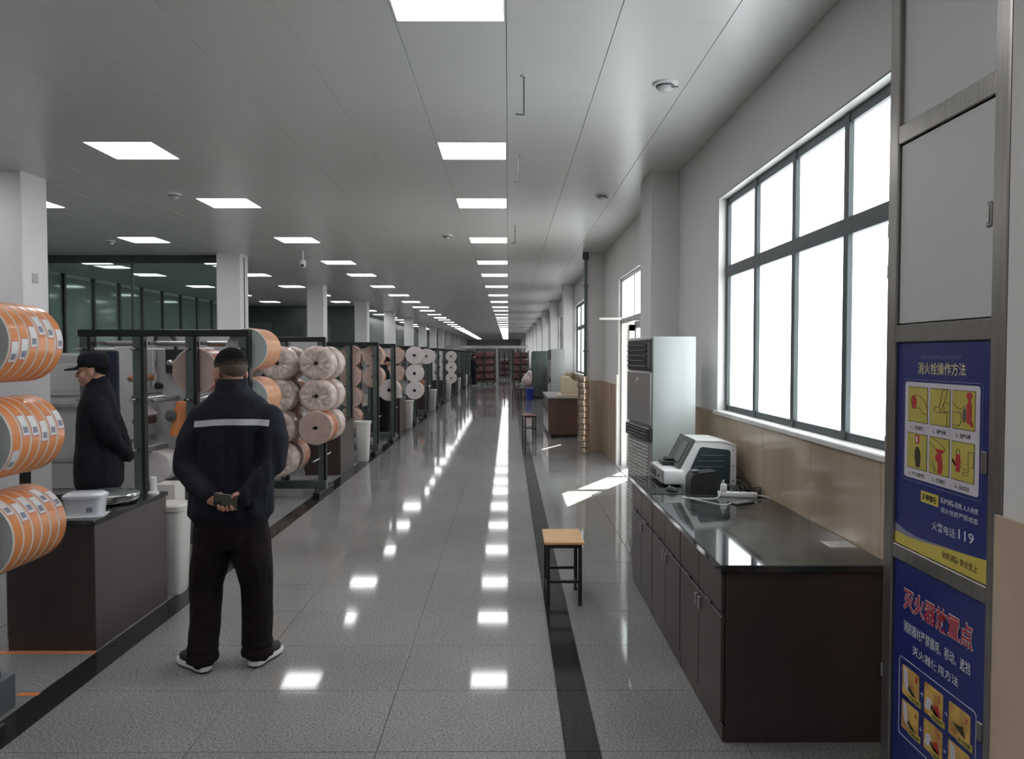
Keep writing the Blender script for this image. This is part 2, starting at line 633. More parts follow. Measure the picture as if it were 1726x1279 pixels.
# LED panels
def led_proto():
    t = thing('led_panel', '', 'ceiling light', (0, 0, ZC), 0, None)
    fr = MB()
    for a in ((-.298, -.286, -.290, .290), (.286, .298, -.290, .290), (-.286, .286, -.290, -.278), (-.286, .286, .278, .290)):
        fr.box(a[0], a[1], a[2], a[3], -.002, .03)
    fr.build('frame', M['white'], t)
    MB().box(-.286, .286, -.278, .278, .003, .012).build('diffuser', M['led'], t)
    return t
proto = led_proto()
rows = ['the ceiling row above the aisle', 'the ceiling row above the roll racks', 'the ceiling row above the machines', 'the ceiling row behind the glass partition']
used = False
for ri, lx in enumerate(light_x):
    n = 0
    for j in jl:
        yc = 4.2 + PY * j - PY / 2
        if ri == 3 and (yc < 10 or yc > 28):
            continue
        if yc > 56 and ri >= 2:
            continue
        lab = None
        if yc < 3.5:
            lab = 'unseen square LED panel added overhead for lighting in %s' % rows[ri] if yc > 0 else 'unseen square LED panel added behind the camera in %s' % rows[ri]
        else:
            lab = '%s square LED panel in view of %s' % (ORD[n], rows[ri])
            n += 1
        if not used:
            o = proto
            used = True
            o.location = (lx, yc, ZC)
        else:
            o = dup(proto, (lx, yc, ZC))
        o['label'] = lab
        o['group'] = 'square LED ceiling panels'

# ---- right wall with openings, pilasters, tan tile wainscot
WZ = 1.245
opens = [(3.24, 6.14, WZ, 2.945), (9.45, 11.70, 0, 2.85)]
wy = 15.5
wins = [(3.24, 6.14)]
while wy < 60:
    opens.append((wy, wy + 4.0, WZ, 2.945))
    wins.append((wy, wy + 4.0))
    wy += 6.0
wall = MB()
y = Y0
for a, b, z0, z1 in opens:
    wall.box(XR, XR + .25, y, a, 0, ZC + .03)
    if z0 > 0:
        wall.box(XR, XR + .25, a, b, 0, z0)
    wall.box(XR, XR + .25, a, b, z1, ZC + .03)
    y = b
wall.box(XR, XR + .25, y, Y1, 0, ZC + .03)
wall_right = struct(wall.build('wall_right', M['wall']))
def wains(y, l, xw, parent, loc=(0, 0, 0)):
    me = MB().box(xw - .014, xw, y + .001, y + l - .001, 0.0, WZ - .022, .0015).build('wainscot_tile', M['tan'], parent)
    MB().box(xw - .018, xw, y, y + l, WZ - .022, WZ, .003).build('tile_trim', M['sill'] if False else M['tan'], parent)
pil = [(1.55 + 6.0 * k, 2.15 + 6.0 * k) for k in range(0, 15)]
blocked = [(9.45, 11.70)] + pil
y = Y0
step = .8
while y < 44:
    a, b = y, y + step
    for p, q in blocked:
        if a < q and b > p:
            if a >= p and b <= q:
                a = b
            elif a < p < b:
                b = p
            elif a < q < b:
                a = q
    if b - a > .03:
        wains(a, b - a, XR, wall_right)
    y += step
for k, (a, b) in enumerate(pil):
    p = MB().box(1.40, XR, a, b, 0, ZC + .03, .004).build('pilaster', M['wall'], wall_right)
    if k < 7:
        MB().box(1.386, 1.40, a - .014, b + .014, 0, WZ, .0015).build('wainscot_tile', M['tan'], p)
        MB().box(1.40, XR, a - .014, a, 0, WZ, .0015).build('wainscot_tile', M['tan'], p)
        MB().box(1.40, XR, b, b + .014, 0, WZ, .0015).build('wainscot_tile', M['tan'], p)

# ---- windows: dark frames, frosted panes, marble sills
def window(n, a, b, npane, gap=None):
    PM = M['pane'] if n == 1 else M['pane_dim_glow']
    z0, z1, zt = WZ + .01, 2.945, 2.36
    w = (b - a) / npane
    fr = MB()
    X0, X1 = 1.745, 1.80
    root = struct(MB().box(X0, X1, a, b, z0, z0 + .045).box(X0, X1, a, b, z1 - .06, z1).build('window_%d' % n, M['wframe']))
    for i in range(npane + 1):
        yc = min(max(a + w * i, a + .025), b - .025)
        MB().box(X0 - .006, X1 + .006, yc - .026, yc + .026, z0, z1, .003).build('mullion', M['wframe'], root)
    MB().box(X0 - .008, X1 + .006, a, b, zt - .045, zt + .045, .003).build('transom', M['wframe'], root)
    for i in range(npane):
        p0, p1 = a + w * i + .02, a + w * (i + 1) - .02
        q0 = p0
        if gap is not None and i == gap:
            q0 = p0 + .44
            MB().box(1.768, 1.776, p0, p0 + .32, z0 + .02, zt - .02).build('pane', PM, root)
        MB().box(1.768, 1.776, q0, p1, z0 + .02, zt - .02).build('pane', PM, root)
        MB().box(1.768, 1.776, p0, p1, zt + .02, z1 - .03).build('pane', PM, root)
    MB().box(XR - .03, 1.75, a - .03, b + .03, WZ - .022, WZ + .012, .006).build('sill', M['sill'], root)
    MB().box(XR, 1.748, b - .004, b + .004, WZ + .012, z1).box(XR, 1.748, a - .004, a + .004, WZ + .012, z1).box(XR, 1.748, a, b, z1 - .004, z1 + .004).build('reveal', M['sill'], root)
for i, (a, b) in enumerate(wins):
    window(i + 1, a, b, 4, 0 if i == 1 else None)

# ---- open outside door with transom light
def door():
    a, b = 9.45, 11.70
    d = MB()
    for yy in (a, b - .07):
        d.box(1.72, 1.80, yy, yy + .07, 0, 2.85, .004)
    d.box(1.72, 1.80, a, b, 2.80, 2.85, .004).box(1.72, 1.80, a, b, 2.17, 2.25, .004)
    root = struct(d.build('door_1', M['alu']))
    MB().box(1.755, 1.763, a + .07, b - .07, 2.25, 2.80).build('transom_pane', M['pane'], root)
    MB().box(1.735, 1.785, 10.56, 10.62, 2.25, 2.80, .003).build('mullion', M['alu'], root)
    # leaf swung outwards on the near jamb, half of the opening stays clear
    for nm, y_, sgn in (('door_leaf', 11.62, 1),):
        lf = MB()
        X = (1.83, 2.82)
        for x0, x1, z0, z1 in ((X[0], X[0] + .09, .01, 2.16), (X[1] - .09, X[1], .01, 2.16), (X[0], X[1], .01, .20), (X[0], X[1], 2.06, 2.16), (X[0], X[1], .95, 1.05)):
            lf.box(x0, x1, y_ - .022, y_ + .022, z0, z1, .003)
        l = lf.build(nm, M['alu'], root)
        MB().box(X[0] + .08, X[1] - .08, y_ - .004, y_ + .004, .19, 2.07).build('leaf_pane', M['clearglass'], l)
        MB().tube([(2.62, y_ - .05, .85), (2.62, y_ - .09, .9), (2.62, y_ - .09, 1.3), (2.62, y_ - .05, 1.35)], .014).build('pull_handle', M['chrome'], l)
    lf = MB()
    for y0, y1, z0, z1 in ((9.52, 9.61, .01, 2.16), (10.46, 10.55, .01, 2.16), (9.52, 10.55, .01, .20), (9.52, 10.55, 2.06, 2.16), (9.52, 10.55, .95, 1.05)):
        lf.box(1.738, 1.782, y0, y1, z0, z1, .003)
    l = lf.build('door_leaf', M['alu'], root)
    MB().box(1.756, 1.764, 9.60, 10.47, .19, 2.07).build('leaf_pane', M['pane'], l)
    MB().tube([(1.73, 10.50, .85), (1.69, 10.50, .88), (1.69, 10.50, 1.3), (1.73, 10.50, 1.33)], .014).build('pull_handle', M['chrome'], l)
    MB().box(1.36, 1.74, 11.50, 11.54, 2.225, 2.262, .006).build('closer_arm', M['alu'], root)
    MB().box(1.68, 1.93, b - .001, b + .012, 0, 2.85).box(1.68, 1.93, a - .012, a + .001, 0, 2.85).build('jamb_lining', M['sill'], root)
    MB().box(1.655, 1.69, b + .0, b + .10, 0, 1.40, .004).build('door_trim', M['sill'], root)
    MB().box(1.64, 1.95, a, b, -.004, .012, .003).build('threshold', M['alu'], root)
door()
struct(MB().box(1.93, 30, -10, 60, -.15, -.03).build('ground', M['paving']))

# ---- other walls
struct(MB().box(XL - .2, XR + .25, Y0 - .2, Y0, 0, ZC + .03).build('wall_near', M['wall']))
struct(MB().box(XL - .2, XR + .25, Y1, Y1 + .2, 0, ZC + .03).build('wall_far', M['wall']))
wl = struct(MB().box(XL - .2, XL, Y0, Y1, 0, ZC + .03).build('wall_left', M['wall']))
for k in range(15):
    y = 11.0 + 1.2 * k
    MB().box(XL, XL + .02, y + .04, y + 1.16, .1, 3.42, .002).build('glass_panel', M['glass_dark'] if 'glass_dark' in M else M['darkgreen'], wl)
    MB().box(XL, XL + .07, y - .04, y + .04, 0, ZC, .003).build('mullion', M['rackdark'], wl)
gp = struct(MB().box(XL, -5.2, 13.93, 13.99, 3.36, ZC).box(XL, -5.2, 13.93, 13.99, 0, .10).build('wall_glass', M['wframe']))
xs = [XL, -8.35, -6.82, -5.2]
for a, b in zip(xs[:-1], xs[1:]):
    MB().box(a + .015, b - .015, 13.952, 13.964, .10, 3.36).build('glass_pane', M['glass'], gp)
for a in xs:
    MB().box(a - .018, a + .018, 13.94, 13.98, .10, 3.36, .003).build('mullion', M['wframe'], gp)
bp = struct(MB().box(XL, -5.3, 28.3, 28.5, 0, ZC).build('wall_back', M['darkgreen']))
for k in range(4):
    x0 = XL + .1 + k * 1.1
    MB().box(x0, x0 + 1.02, 28.27, 28.3, .1, 2.9, .004).build('board', M['darkgreen'] if k % 2 else M['machined'], bp)
struct(MB().box(-6.6, -6.4, 28.5, Y1, 0, ZC).build('wall_inner', M['darkgreen']))
# header and slim posts of the glazed screen far down the hall
hd = struct(MB().box(-6.4, XR, 60.0, 60.12, 2.20, 2.42).build('trim_1', M['alu']))
for xx in (-2.7, -.9, .55):
    MB().box(xx - .05, xx + .05, 60.02, 60.1, 0, 2.2).build('screen_post', M['alu'], hd)

# ---- white columns between the racks and the machines
k = 0
while 7.55 + 6.1 * k < 88:
    y = 7.55 + 6.1 * k
    c = struct(MB().box(-5.18, -4.76, y, y + .42, 0, ZC + .02, .006).build('column', M['column']))
    if k == 0:
        MB().box(-4.762, -4.75, y + .15, y + .24, 2.42, 2.52, .003).build('switch_plate', M['alu'], c)
        for q in range(6):
            MB().box(-4.83, -4.756, y - .004, y + .06, .06 + q * .16, .22 + q * .16).build('warning_stripe', M['yellow'] if q % 2 else M['black'], c)
    if k == 1:
        MB().tube([(-4.755, y + .2, 3.45), (-4.752, y + .2, 2.2)], .008).build('cable', M['black'], c)
        MB().box(-4.765, -4.735, y + .18, y + .22, 2.05, 2.2, .004).build('cable_plug', M['black'], c)
    k += 1
# ================================================================ right-hand things
# ---- fire hydrant cabinet
def fire_cabinet():
    t = thing('fire_hydrant_cabinet', 'tall steel-framed fire hydrant cabinet with blue instruction posters beside the window', 'cabinet', (1.402, 2.4875, 0), R(-90))
    U = lambda u: u - .2725
    for u in (-.065, .545):
        MB().box(U(u), U(u + .065), -.006, .26, 0, 3.34, .004).build('post', M['steel'], t)
    for z0, z1 in ((0, .06), (.967, 1.020), (1.744, 1.807), (2.45, 2.516), (3.27, 3.34)):
        MB().box(U(0), U(.545), -.004, .05, z0, z1, .003).build('rail', M['steel'], t)
    MB().box(U(-.06), U(.605), .24, .262, 0, 3.34).box(U(-.062), U(-.05), .0, .25, 0, 3.34).box(U(.597), U(.609), .0, .25, 0, 3.34).build('carcass', M['steel'], t)
    MB().box(U(0), U(.545), .012, .03, 2.516, 3.27).build('top_panel', M['whitepanel'], t)
    w = MB().box(U(.004), U(.541), .006, .03, 1.811, 2.446, .002).build('white_door', M['whitepanel'], t)
    MB().box(U(.504), U(.527), .0, .008, 2.074, 2.148, .003).build('handle', M['steel'], w)
    MB().box(U(.509), U(.522), -.004, .001, 2.084, 2.138, .002).build('handle', M['alu'], w)
    # -------- hydrant poster door
    d = MB().box(U(.001), U(.544), .006, .03, 1.021, 1.743, .002).build('hydrant_door', M['blue'], t)
    PLY = [.0]
    def pr(name, m, shape, lay, parent):
        y = .006 - .0007 * lay
        o = shape(y).build(name, m, parent)
        return o
    def rect(u0, u1, z0, z1):
        return lambda y: MB().box(U(u0), U(u1), y - .0004, .006, z0, z1)
    def rrect(u0, u1, z0, z1, r):
        def f(y):
            p = []
            for cx_, cz_, a0 in ((u1 - r, z1 - r, 0), (u0 + r, z1 - r, 90), (u0 + r, z0 + r, 180), (u1 - r, z0 + r, 270)):
                for q in range(5):
                    a = R(a0 + q * 22.5)
                    p.append((U(cx_ + r * math.cos(a)), cz_ + r * math.sin(a)))
            return MB().prism(p, 'y', y - .0004, .006)
        return f
    def outline(pts, r=.0011, closed=True):
        def f(y):
            P_ = [(U(u), y, z) for u, z in pts]
            if closed:
                P_.append(P_[0])
            b = MB()
            for p, q in zip(P_[:-1], P_[1:]):
                b.cyl(p, q, r, r, 5)
            return b
        return f
    def poly(pts):
        return lambda y: MB().prism([(U(u), z) for u, z in pts], 'y', y - .0004, y + .0003)
    def txt(body, u0, u1, z0, z1, m, parent, lay=3, off=.0, name='lettering'):
        me = text_mesh(body, U(u0), U(u1), z0, z1, off)
        for v in me.vertices:
            v.co.y = .006 - .0007 * lay - .0005
        return link(name, me, m, parent)
    txt('FIRE-FIGHTING HYDRANT', .159, .390, 1.685, 1.698, M['pline'], d, 1, .0)
    txt('消火栓操作方法', .137, .413, 1.634, 1.675, M['pgold'], d, 1, .012)
    pr('card_outline', M['pline'], outline([(.053, 1.614), (.495, 1.614), (.501, 1.606), (.501, 1.268), (.495, 1.261), (.053, 1.261), (.047, 1.268), (.047, 1.606)]), 1, d)
    pr('instruction_card', M['pborder'], rrect(.057, .487, 1.272, 1.606, .011), 1, d)
    us = ((.079, .204), (.217, .335), (.346, .466))
    zs = ((1.468, 1.590), (1.307, 1.430))
    cap = (('1、打开箱门', '2、连接水枪', '3、连接水带'), ('4、按下水泵按钮', '5、打开阀门', '6、出水灭火'))
    for r in range(2):
        for c in range(3):
            a, b = us[c]
            z0, z1 = zs[r]
            pr('picture_frame', M['pdark'], rect(a, b, z0, z1), 2, d)
            pr('picture', M['pcard'], rect(a + .002, b - .002, z0 + .002, z1 - .002), 3, d)
            wd = .10 if len(cap[r][c]) > 6 else .076
            txt(cap[r][c], (a + b) / 2 - wd / 2, (a + b) / 2 + wd / 2, z0 - .027, z0 - .012, M['pdark'], d, 2, .02)
    K = M['pdark']
    # six pictograms: hand on alarm, hose joint, hydrant valve, extinguisher, hand on valve, hydrant in use
    pr('pictogram', M['pred'], poly([(.120 + .016 * math.cos(R(a)), 1.537 + .023 * math.sin(R(a))) for a in range(0, 360, 30)]), 4, d)
    pr('pictogram', K, outline([(.201, 1.500), (.178, 1.500), (.152, 1.520), (.128, 1.516), (.112, 1.515), (.103, 1.530), (.100, 1.550), (.118, 1.562), (.160, 1.558), (.185, 1.545), (.201, 1.520)], .0009, False), 4, d)
    pr('pictogram', K, outline([(.240, 1.520), (.262, 1.512), (.300, 1.512), (.318, 1.520), (.333, 1.516)], .0009, False), 4, d)
    pr('pictogram', K, outline([(.240, 1.520), (.258, 1.530), (.275, 1.530), (.292, 1.585), (.320, 1.588), (.305, 1.545), (.333, 1.545)], .0009, False), 4, d)
    pr('pictogram', K, outline([(.275, 1.530), (.283, 1.512), (.300, 1.545), (.302, 1.512), (.320, 1.516), (.318, 1.472), (.330, 1.471)], .0009, False), 4, d)
    pr('pictogram', M['pred'], poly([(.437 + .016 * math.cos(R(a)), 1.575 + .011 * math.sin(R(a))) for a in range(0, 360, 30)]), 4, d)
    pr('pictogram', M['pred'], poly([(.430, 1.566), (.444, 1.566), (.444, 1.552), (.450, 1.545), (.448, 1.500), (.457, 1.492), (.455, 1.478), (.440, 1.488), (.426, 1.490), (.424, 1.545), (.431, 1.552)]), 5, d)
    pr('pictogram', K, outline([(.349, 1.548), (.375, 1.535), (.395, 1.532), (.422, 1.545)], .0009, False), 4, d)
    pr('pictogram', K, outline([(.349, 1.520), (.390, 1.522), (.398, 1.495), (.385, 1.478), (.349, 1.480)], .0009, False), 4, d)
    pr('pictogram', M['tealtop'], poly([(.412 + .010 * math.cos(R(a)), 1.513 + .023 * math.sin(R(a))) for a in range(0, 360, 30)]), 4, d)
    pr('pictogram', M['pdark'], poly([(.138, 1.385), (.150, 1.385), (.163, 1.372), (.166, 1.345), (.160, 1.315), (.138, 1.315), (.128, 1.345), (.130, 1.372)]), 4, d)
    pr('pictogram', M['pred'], poly([(.130, 1.425), (.155, 1.425), (.155, 1.395), (.130, 1.395)]), 4, d)
    pr('pictogram', M['pborder'], poly([(.137, 1.420), (.148, 1.420), (.148, 1.400), (.137, 1.400)]), 5, d)
    pr('pictogram', M['pred'], poly([(.252, 1.392), (.300, 1.392), (.308, 1.384), (.290, 1.378), (.296, 1.360), (.300, 1.335), (.293, 1.312), (.268, 1.312), (.272, 1.345), (.258, 1.352), (.256, 1.366), (.268, 1.378)]), 4, d)
    pr('pictogram', K, outline([(.219, 1.408), (.240, 1.402), (.252, 1.394)], .0009, False), 5, d)
    pr('pictogram', K, outline([(.238, 1.427), (.278, 1.412), (.306, 1.400), (.312, 1.388)], .0009, False), 5, d)
    for q in range(3):
        pr('pictogram', K, outline([(.219, 1.355 - q * .011), (.240, 1.350 - q * .011), (.256 - q * .003, 1.330 - q * .006), (.252, 1.312)], .0007, False), 4, d)
    pr('pictogram', M['pred'], poly([(.372, 1.390), (.392, 1.390), (.397, 1.370), (.394, 1.335), (.372, 1.335), (.372, 1.358), (.352, 1.374), (.350, 1.368), (.368, 1.350)]), 4, d)
    pr('pictogram', K, outline([(.375, 1.390), (.376, 1.402), (.385, 1.406), (.392, 1.402), (.393, 1.390)], .0008, False), 4, d)
    pr('pictogram', K, outline([(.436, 1.402), (.463, 1.404), (.463, 1.358), (.436, 1.356)], .0008), 4, d)
    pr('pictogram', K, outline([(.398, 1.356), (.410, 1.347), (.440, 1.350), (.436, 1.338), (.410, 1.338), (.410, 1.330), (.440, 1.330)], .0008, False), 4, d)
    pr('notice_tab', M['yellow'], rrect(.169, .275, 1.201, 1.239, .002), 1, d)
    txt('注意事项', .178, .266, 1.208, 1.232, M['pdark'], d, 2, .03)
    txt('爱护消防设施 人人有责', .288, .488, 1.219, 1.237, M['ptext'], d, 1, .008)
    txt('消火栓前严禁堵塞', .289, .488, 1.189, 1.207, M['ptext'], d, 1, .0)
    txt('火警电话:', .241, .378, 1.121, 1.150, M['ptext'], d, 1, .004)
    txt('119', .390, .469, 1.125, 1.157, M['ptext'], d, 1, .012)
    pr('grey_swoosh', M['pgrey'], poly([(.002, 1.062), (.002, 1.094), (.06, 1.080), (.15, 1.073), (.25, 1.077), (.40, 1.086), (.20, 1.062), (.08, 1.058)]), 1, d)
    pr('yellow_band', M['yellow'], poly([(.002, 1.022), (.543, 1.022), (.543, 1.096), (.45, 1.088), (.36, 1.081), (.27, 1.073), (.18, 1.064), (.09, 1.060), (.002, 1.064)]), 2, d)
    txt('全民消防 安全至上', .303, .492, 1.044, 1.067, M['pdark'], d, 3, .012)
    h = MB().box(U(.500), U(.529), -.001, .008, 1.347, 1.415, .003).build('handle', M['steel'], d)
    # -------- extinguisher poster door
    e = MB().box(U(.001), U(.544), .006, .03, .062, .965, .002).build('extinguisher_door', M['blue'], t)
    txt('灭火器放置点', .066, .477, .797, .880, M['pborder'], e, 1, .045)
    txt('灭火器放置点', .070, .473, .801, .876, M['pred'], e, 2, .012)
    txt('消防器材严禁挪用、移动、遮挡', .072, .464, .720, .760, M['ptext'], e, 1, .006)
    txt('灭火器使用方法', .133, .404, .658, .690, M['ptext'], e, 1, .006)
    pr('card_outline', M['ptext'], outline([(.055, .622), (.489, .622), (.497, .612), (.497, .352), (.489, .342), (.055, .342), (.047, .352), (.047, .612)], .0013), 1, e)
    us = ((.068, .179), (.212, .322), (.356, .469))
    lab = (('拔出保险销', '握住喷管', '压下压把'), ('扑灭火焰', '对准火源根部', '左右扫射'))
    for r, (z0, z1) in enumerate(((.494, .598), (.372, .474))):
        for c, (a, b) in enumerate(us):
            pr('photo', M['porange'], rrect(a, b, z0, z1, .006), 1, e)
            w = b - a
            if r == 0 and c == 2:
                pr('photo_detail', K, poly([(a + .02, z0 + .045), (a + .05, z0 + .032), (a + .09, z0 + .02), (a + .085, z0 + .035), (a + .075, z0 + .055), (a + .055, z0 + .048)]), 2, e)
            else:
                pr('photo_detail', M['pborder'], poly([(a + .01, z1 - .004), (a + .035, z1 - .01), (a + .042, z0 + .045), (a + .058, z0 + .030), (a + .045, z0 + .018), (a + .018, z0 + .03), (a + .012, z0 + .06)] if c != 1 else
                                                          [(a + .004, z0 + .020), (a + .030, z0 + .016), (a + .052, z0 + .05), (a + .035, z0 + .060), (a + .016, z0 + .055)]), 2, e)
                pr('photo_detail', K, poly([(a + .045, z0 + .045), (a + .095, z0 + .020), (a + .09, z0 + .010), (a + .04, z0 + .03)]), 3, e)
            if c == 1:
                pr('photo_detail', M['pred'], poly([(a + .06, z0 + .05), (a + .085, z0 + .055), (a + .10, z0 + .012), (a + .07, z0 + .008)]), 3, e)
            txt(str((1, 2, 3, 6, 5, 4)[r * 3 + c]), b - .024, b - .012, z1 - .032, z1 - .012, M['pred'], e, 2, .03)
            pr('caption_tab', M['pcard'], rect(a + .050, b + .014, z0 - .002, z0 + .019), 4, e)
            txt(lab[r][c], a + .056, b + .008, z0 + .002, z0 + .015, M['pdark'], e, 5, .02)
    for r, z in ((0, .545), (1, .423)):
        for u in (.189, .333):
            sg = 1 if r == 0 else -1
            c = u + .006
            pr('arrow', M['ptext'], outline([(c - sg * .007, z), (c + sg * .007, z), (c + sg * .001, z + .008), (c + sg * .007, z), (c + sg * .001, z - .008)], .0010, False), 1, e)
    MB().box(U(.506), U(.531), -.001, .008, .548, .606, .003).build('handle', M['steel'], e)
    for z in (.5, 1.35, 1.98, 2.13):
        MB().box(U(-.0655), U(-.052), -.008, .0, z, z + .05, .002).build('hinge', M['alu'], t)
fire_cabinet()

# ---- long counter: three cabinet units, one worktop
def counter_unit(y0, label, end):
    L_ = .806
    t = thing('counter_cabinet', label, 'cabinet', (.95, y0, 0), 0, 'counter cabinet units along the right wall')
    MB().box(0, .725, .0, L_, .0, .758, .002).build('body', M['brown'], t)
    MB().box(-.012, 0, .002, L_ - .002, 0, .075, .003).build('plinth', M['brown'], t)
    for k in range(2):
        a, b = .008 + k * .398, .008 + k * .398 + .392
        d = MB().box(-.020, -.001, a, b, .575, .745, .004).build('drawer', M['brown'], t)
        MB().box(-.030, -.018, (a + b) / 2 - .05, (a + b) / 2 + .05, .565, .577, .003).build('drawer_pull', M['blackmetal'], d)
        d = MB().box(-.020, -.001, a, b, .085, .555, .004).build('door', M['brown'], t)
        hx = b - .03 if k == 0 else a + .03
        MB().box(-.032, -.018, hx - .008, hx + .008, .47, .53, .003).build('door_pull', M['alu'], d)
    MB().box(-.012, 0, .004, L_ - .004, .558, .572).build('gap_shadow_rail', M['black'], t)
    return t
counter_unit(3.300, 'dark brown counter cabinet with end panel, nearest the camera by the fire cabinet', True)
counter_unit(4.108, 'middle dark brown counter cabinet with two drawers under the black worktop', False)
counter_unit(4.916, 'dark brown counter cabinet under the testing instrument, beside the air conditioner', False)
tag(MB().box(.915, 1.664, 3.275, 5.735, .758, .79, .004).build('worktop', M['top']), 'glossy black stone worktop on the brown counter under the window', 'worktop')

# ---- desktop testing instrument
def instrument():
    t = thing('testing_instrument', 'white and dark teal desktop testing instrument with slanted screen on the counter', 'instrument', (1.20, 5.32, .79))
    prof = [(0, 0), (.392, 0), (.392, .272), (.29, .300), (.105, .305), (.005, .118)]
    MB().prism(prof, 'y', 0, .40).build('housing', M['white'], t)
    MB().prism([(.105, .306), (.29, .301), (.392, .274), (.40, .274), (.40, .280), (.295, .309), (.10, .313)], 'y', -.004, .404).build('lid', M['whitepanel'], t)
    # side cover with vent slots
    sc = MB().prism([(.045, .055), (.10, .012), (.345, .008), (.350, .235), (.335, .248), (.150, .268), (.136, .258)], 'y', -.007, .002).build('side_cover', M['teal'], t)
    for z in (.125, .165, .205):
        MB().box(.10 + (z - .125) * .5, .31, -.011, -.006, z, z + .006, .001).build('vent_slot', M['tealtop'], sc)
    for z in (.03, .135, .245):
        MB().cyl((.371, -.004, z), (.371, .002, z), .005, n=10).build('screw', M['machined'], t)
    # slanted control panel with screen
    sl = Vector((.100, 0, .187)).normalized()
    ang = math.atan2(.187, .100)
    mtx = Matrix.Translation((.005, 0, .118)) @ Matrix.Rotation(-ang, 4, 'Y')
    pb = MB().box(-.005, .222, -.004, .404, .001, .022, .004, m=mtx).build('control_panel', M['tealtop'], t)
    MB().box(.03, .185, .05, .20, .0255, .0275, .001, m=mtx).build('screen', M['screen'], pb)
    MB().box(.02, .195, .04, .21, .020, .026, .001, m=mtx).build('screen_bezel', M['teal'], pb)
    # front tray with printer slot
    fr = MB().box(-.13, .02, -.07, .40, .012, .112, .018, 2).build('front_tray', M['white'], t)
    MB().box(-.139, -.126, -.06, .39, .020, .112, .004).build('tray_face', M['acfront'], fr)
    MB().box(-.143, -.136, .16, .36, .035, .092, .002).build('printer_slot', M['black'], fr)
    MB().cyl((-.141, .05, .06), (-.146, .05, .06), .012, n=14).build('button', M['machined'], fr)
    c = MB().box(-.09, .0, .17, .31, .112, .145, .006).box(-.06, .01, .19, .29, .145, .165, .006).build('sample_clamp', M['black'], t)
    for xx in (.03, .36):
        for yy in (.04, .36):
            MB().cyl((xx, yy, 0), (xx, yy, .012), .012, n=12).build('foot', M['black'], t)
instrument()

t = thing('card_reader_box', 'black angular plastic box with sloped top in front of the testing instrument', 'box', (1.19, 4.965, .79), R(2))
MB().prism([(0, 0), (.20, 0), (.20, .10), (.165, .150), (.02, .135), (0, .10)], 'y', 0, .13).build('shell', M['black'], t)
MB().box(.03, .08, .03, .09, .138, .148, .004, m=Matrix.Rotation(R(-5), 4, 'Y')).build('switch_block', M['machined'], t)
tag(MB().box(.93, 1.18, 4.965, 5.19, .79, .794, .001).build('mouse_pad', M['black']), 'thin black mouse pad near the counter edge', 'mouse pad')
t = thing('computer_mouse', 'small black computer mouse resting on the mouse pad', 'mouse', (1.085, 5.06, .794), R(25))
MB().sphere((0, 0, .006), (.03, .05, .026)).build('shell', M['black'], t)
MB().cyl((-.004, .028, .026), (.004, .028, .026), .007, n=12).build('scroll_wheel', M['acfront'], t)
t = thing('power_strip', 'white power strip lying on the black worktop', 'power strip', (1.345, 4.885, .79), R(-13))
MB().box(0, .245, 0, .052, 0, .030, .005, 2).build('shell', M['white'], t)
for k in range(3):
    MB().box(.08 + k * .05, .095 + k * .05, .016, .036, .0295, .0305).build('socket', M['machined'], t)
MB().tube([(.245, .026, .015), (.28, .02, .012), (.315, -.005, .006), (.318, -.03, .006)], .004).build('cord', M['white'], t)
t = thing('charger_plug', 'small white charger cube plugged into the power strip', 'charger', (1.385, 4.895, .8205), R(-13))
MB().box(-.02, .02, -.016, .016, 0, .048, .005, 2).build('shell', M['white'], t)
MB().box(-.009, .009, -.006, .006, .048, .056, .002).build('connector', M['white'], t)
def smooth_path(pts, n=8):
    pts = [Vector(p) for p in pts]
    out = []
    for i in range(len(pts) - 1):
        p0, p1, p2, p3 = pts[max(i - 1, 0)], pts[i], pts[i + 1], pts[min(i + 2, len(pts) - 1)]
        for k in range(n):
            t_ = k / n
            out.append(.5 * ((2 * p1) + (p2 - p0) * t_ + (2 * p0 - 5 * p1 + 4 * p2 - p3) * t_ ** 2 + (3 * p1 - p0 - 3 * p2 + p3) * t_ ** 3))
    out.append(pts[-1])
    return out
tag(MB().tube(smooth_path([(1.386, 4.893, .877), (1.384, 4.885, .897), (1.374, 4.88, .890), (1.362, 4.875, .86), (1.335, 4.83, .80), (1.27, 4.80, .793), (1.12, 4.84, .793), (1.13, 4.85, .793), (1.24, 4.68, .793), (1.30, 4.60, .793), (1.353, 4.625, .797)]), .0026, 6).build('charging_cable', M['white']), 'thin white charging cable running from charger to phone', 'cable')
t = thing('smartphone', 'black smartphone charging on the black worktop', 'phone', (1.43, 4.665, .79), R(32))
MB().box(-.075, .075, -.036, .036, .0, .009, .003).build('case', M['black'], t)
MB().box(-.071, .071, -.032, .032, .009, .0096).build('screen', M['screen'], t)
random.seed(3)
cb = MB()
for q in range(5):
    cx_, cy_ = 1.575 + random.uniform(-.03, .03), 5.02 + random.uniform(-.06, .06)
    ra, rb = random.uniform(.035, .06), random.uniform(.06, .12)
    ph = random.uniform(0, 6)
    cb.tube(smooth_path([(min(cx_ + ra * math.cos(ph + a * .7), 1.652), cy_ + rb * math.sin(ph + a * .7), .796 + .011 * ((a * 3 + q) % 4)) for a in range(9)], 4), .0042, 6)
cb.tube(smooth_path([(1.594, 5.45, .89), (1.63, 5.40, .895), (1.645, 5.28, .84), (1.645, 5.15, .80)]), .0035, 6)
cb.tube(smooth_path([(1.594, 5.42, .83), (1.63, 5.36, .835), (1.645, 5.2, .82), (1.62, 5.05, .80)]), .0045, 6)
tag(cb.build('cable_tangle', M['black']), 'tangled black power cables behind the white power strip', 'cable')
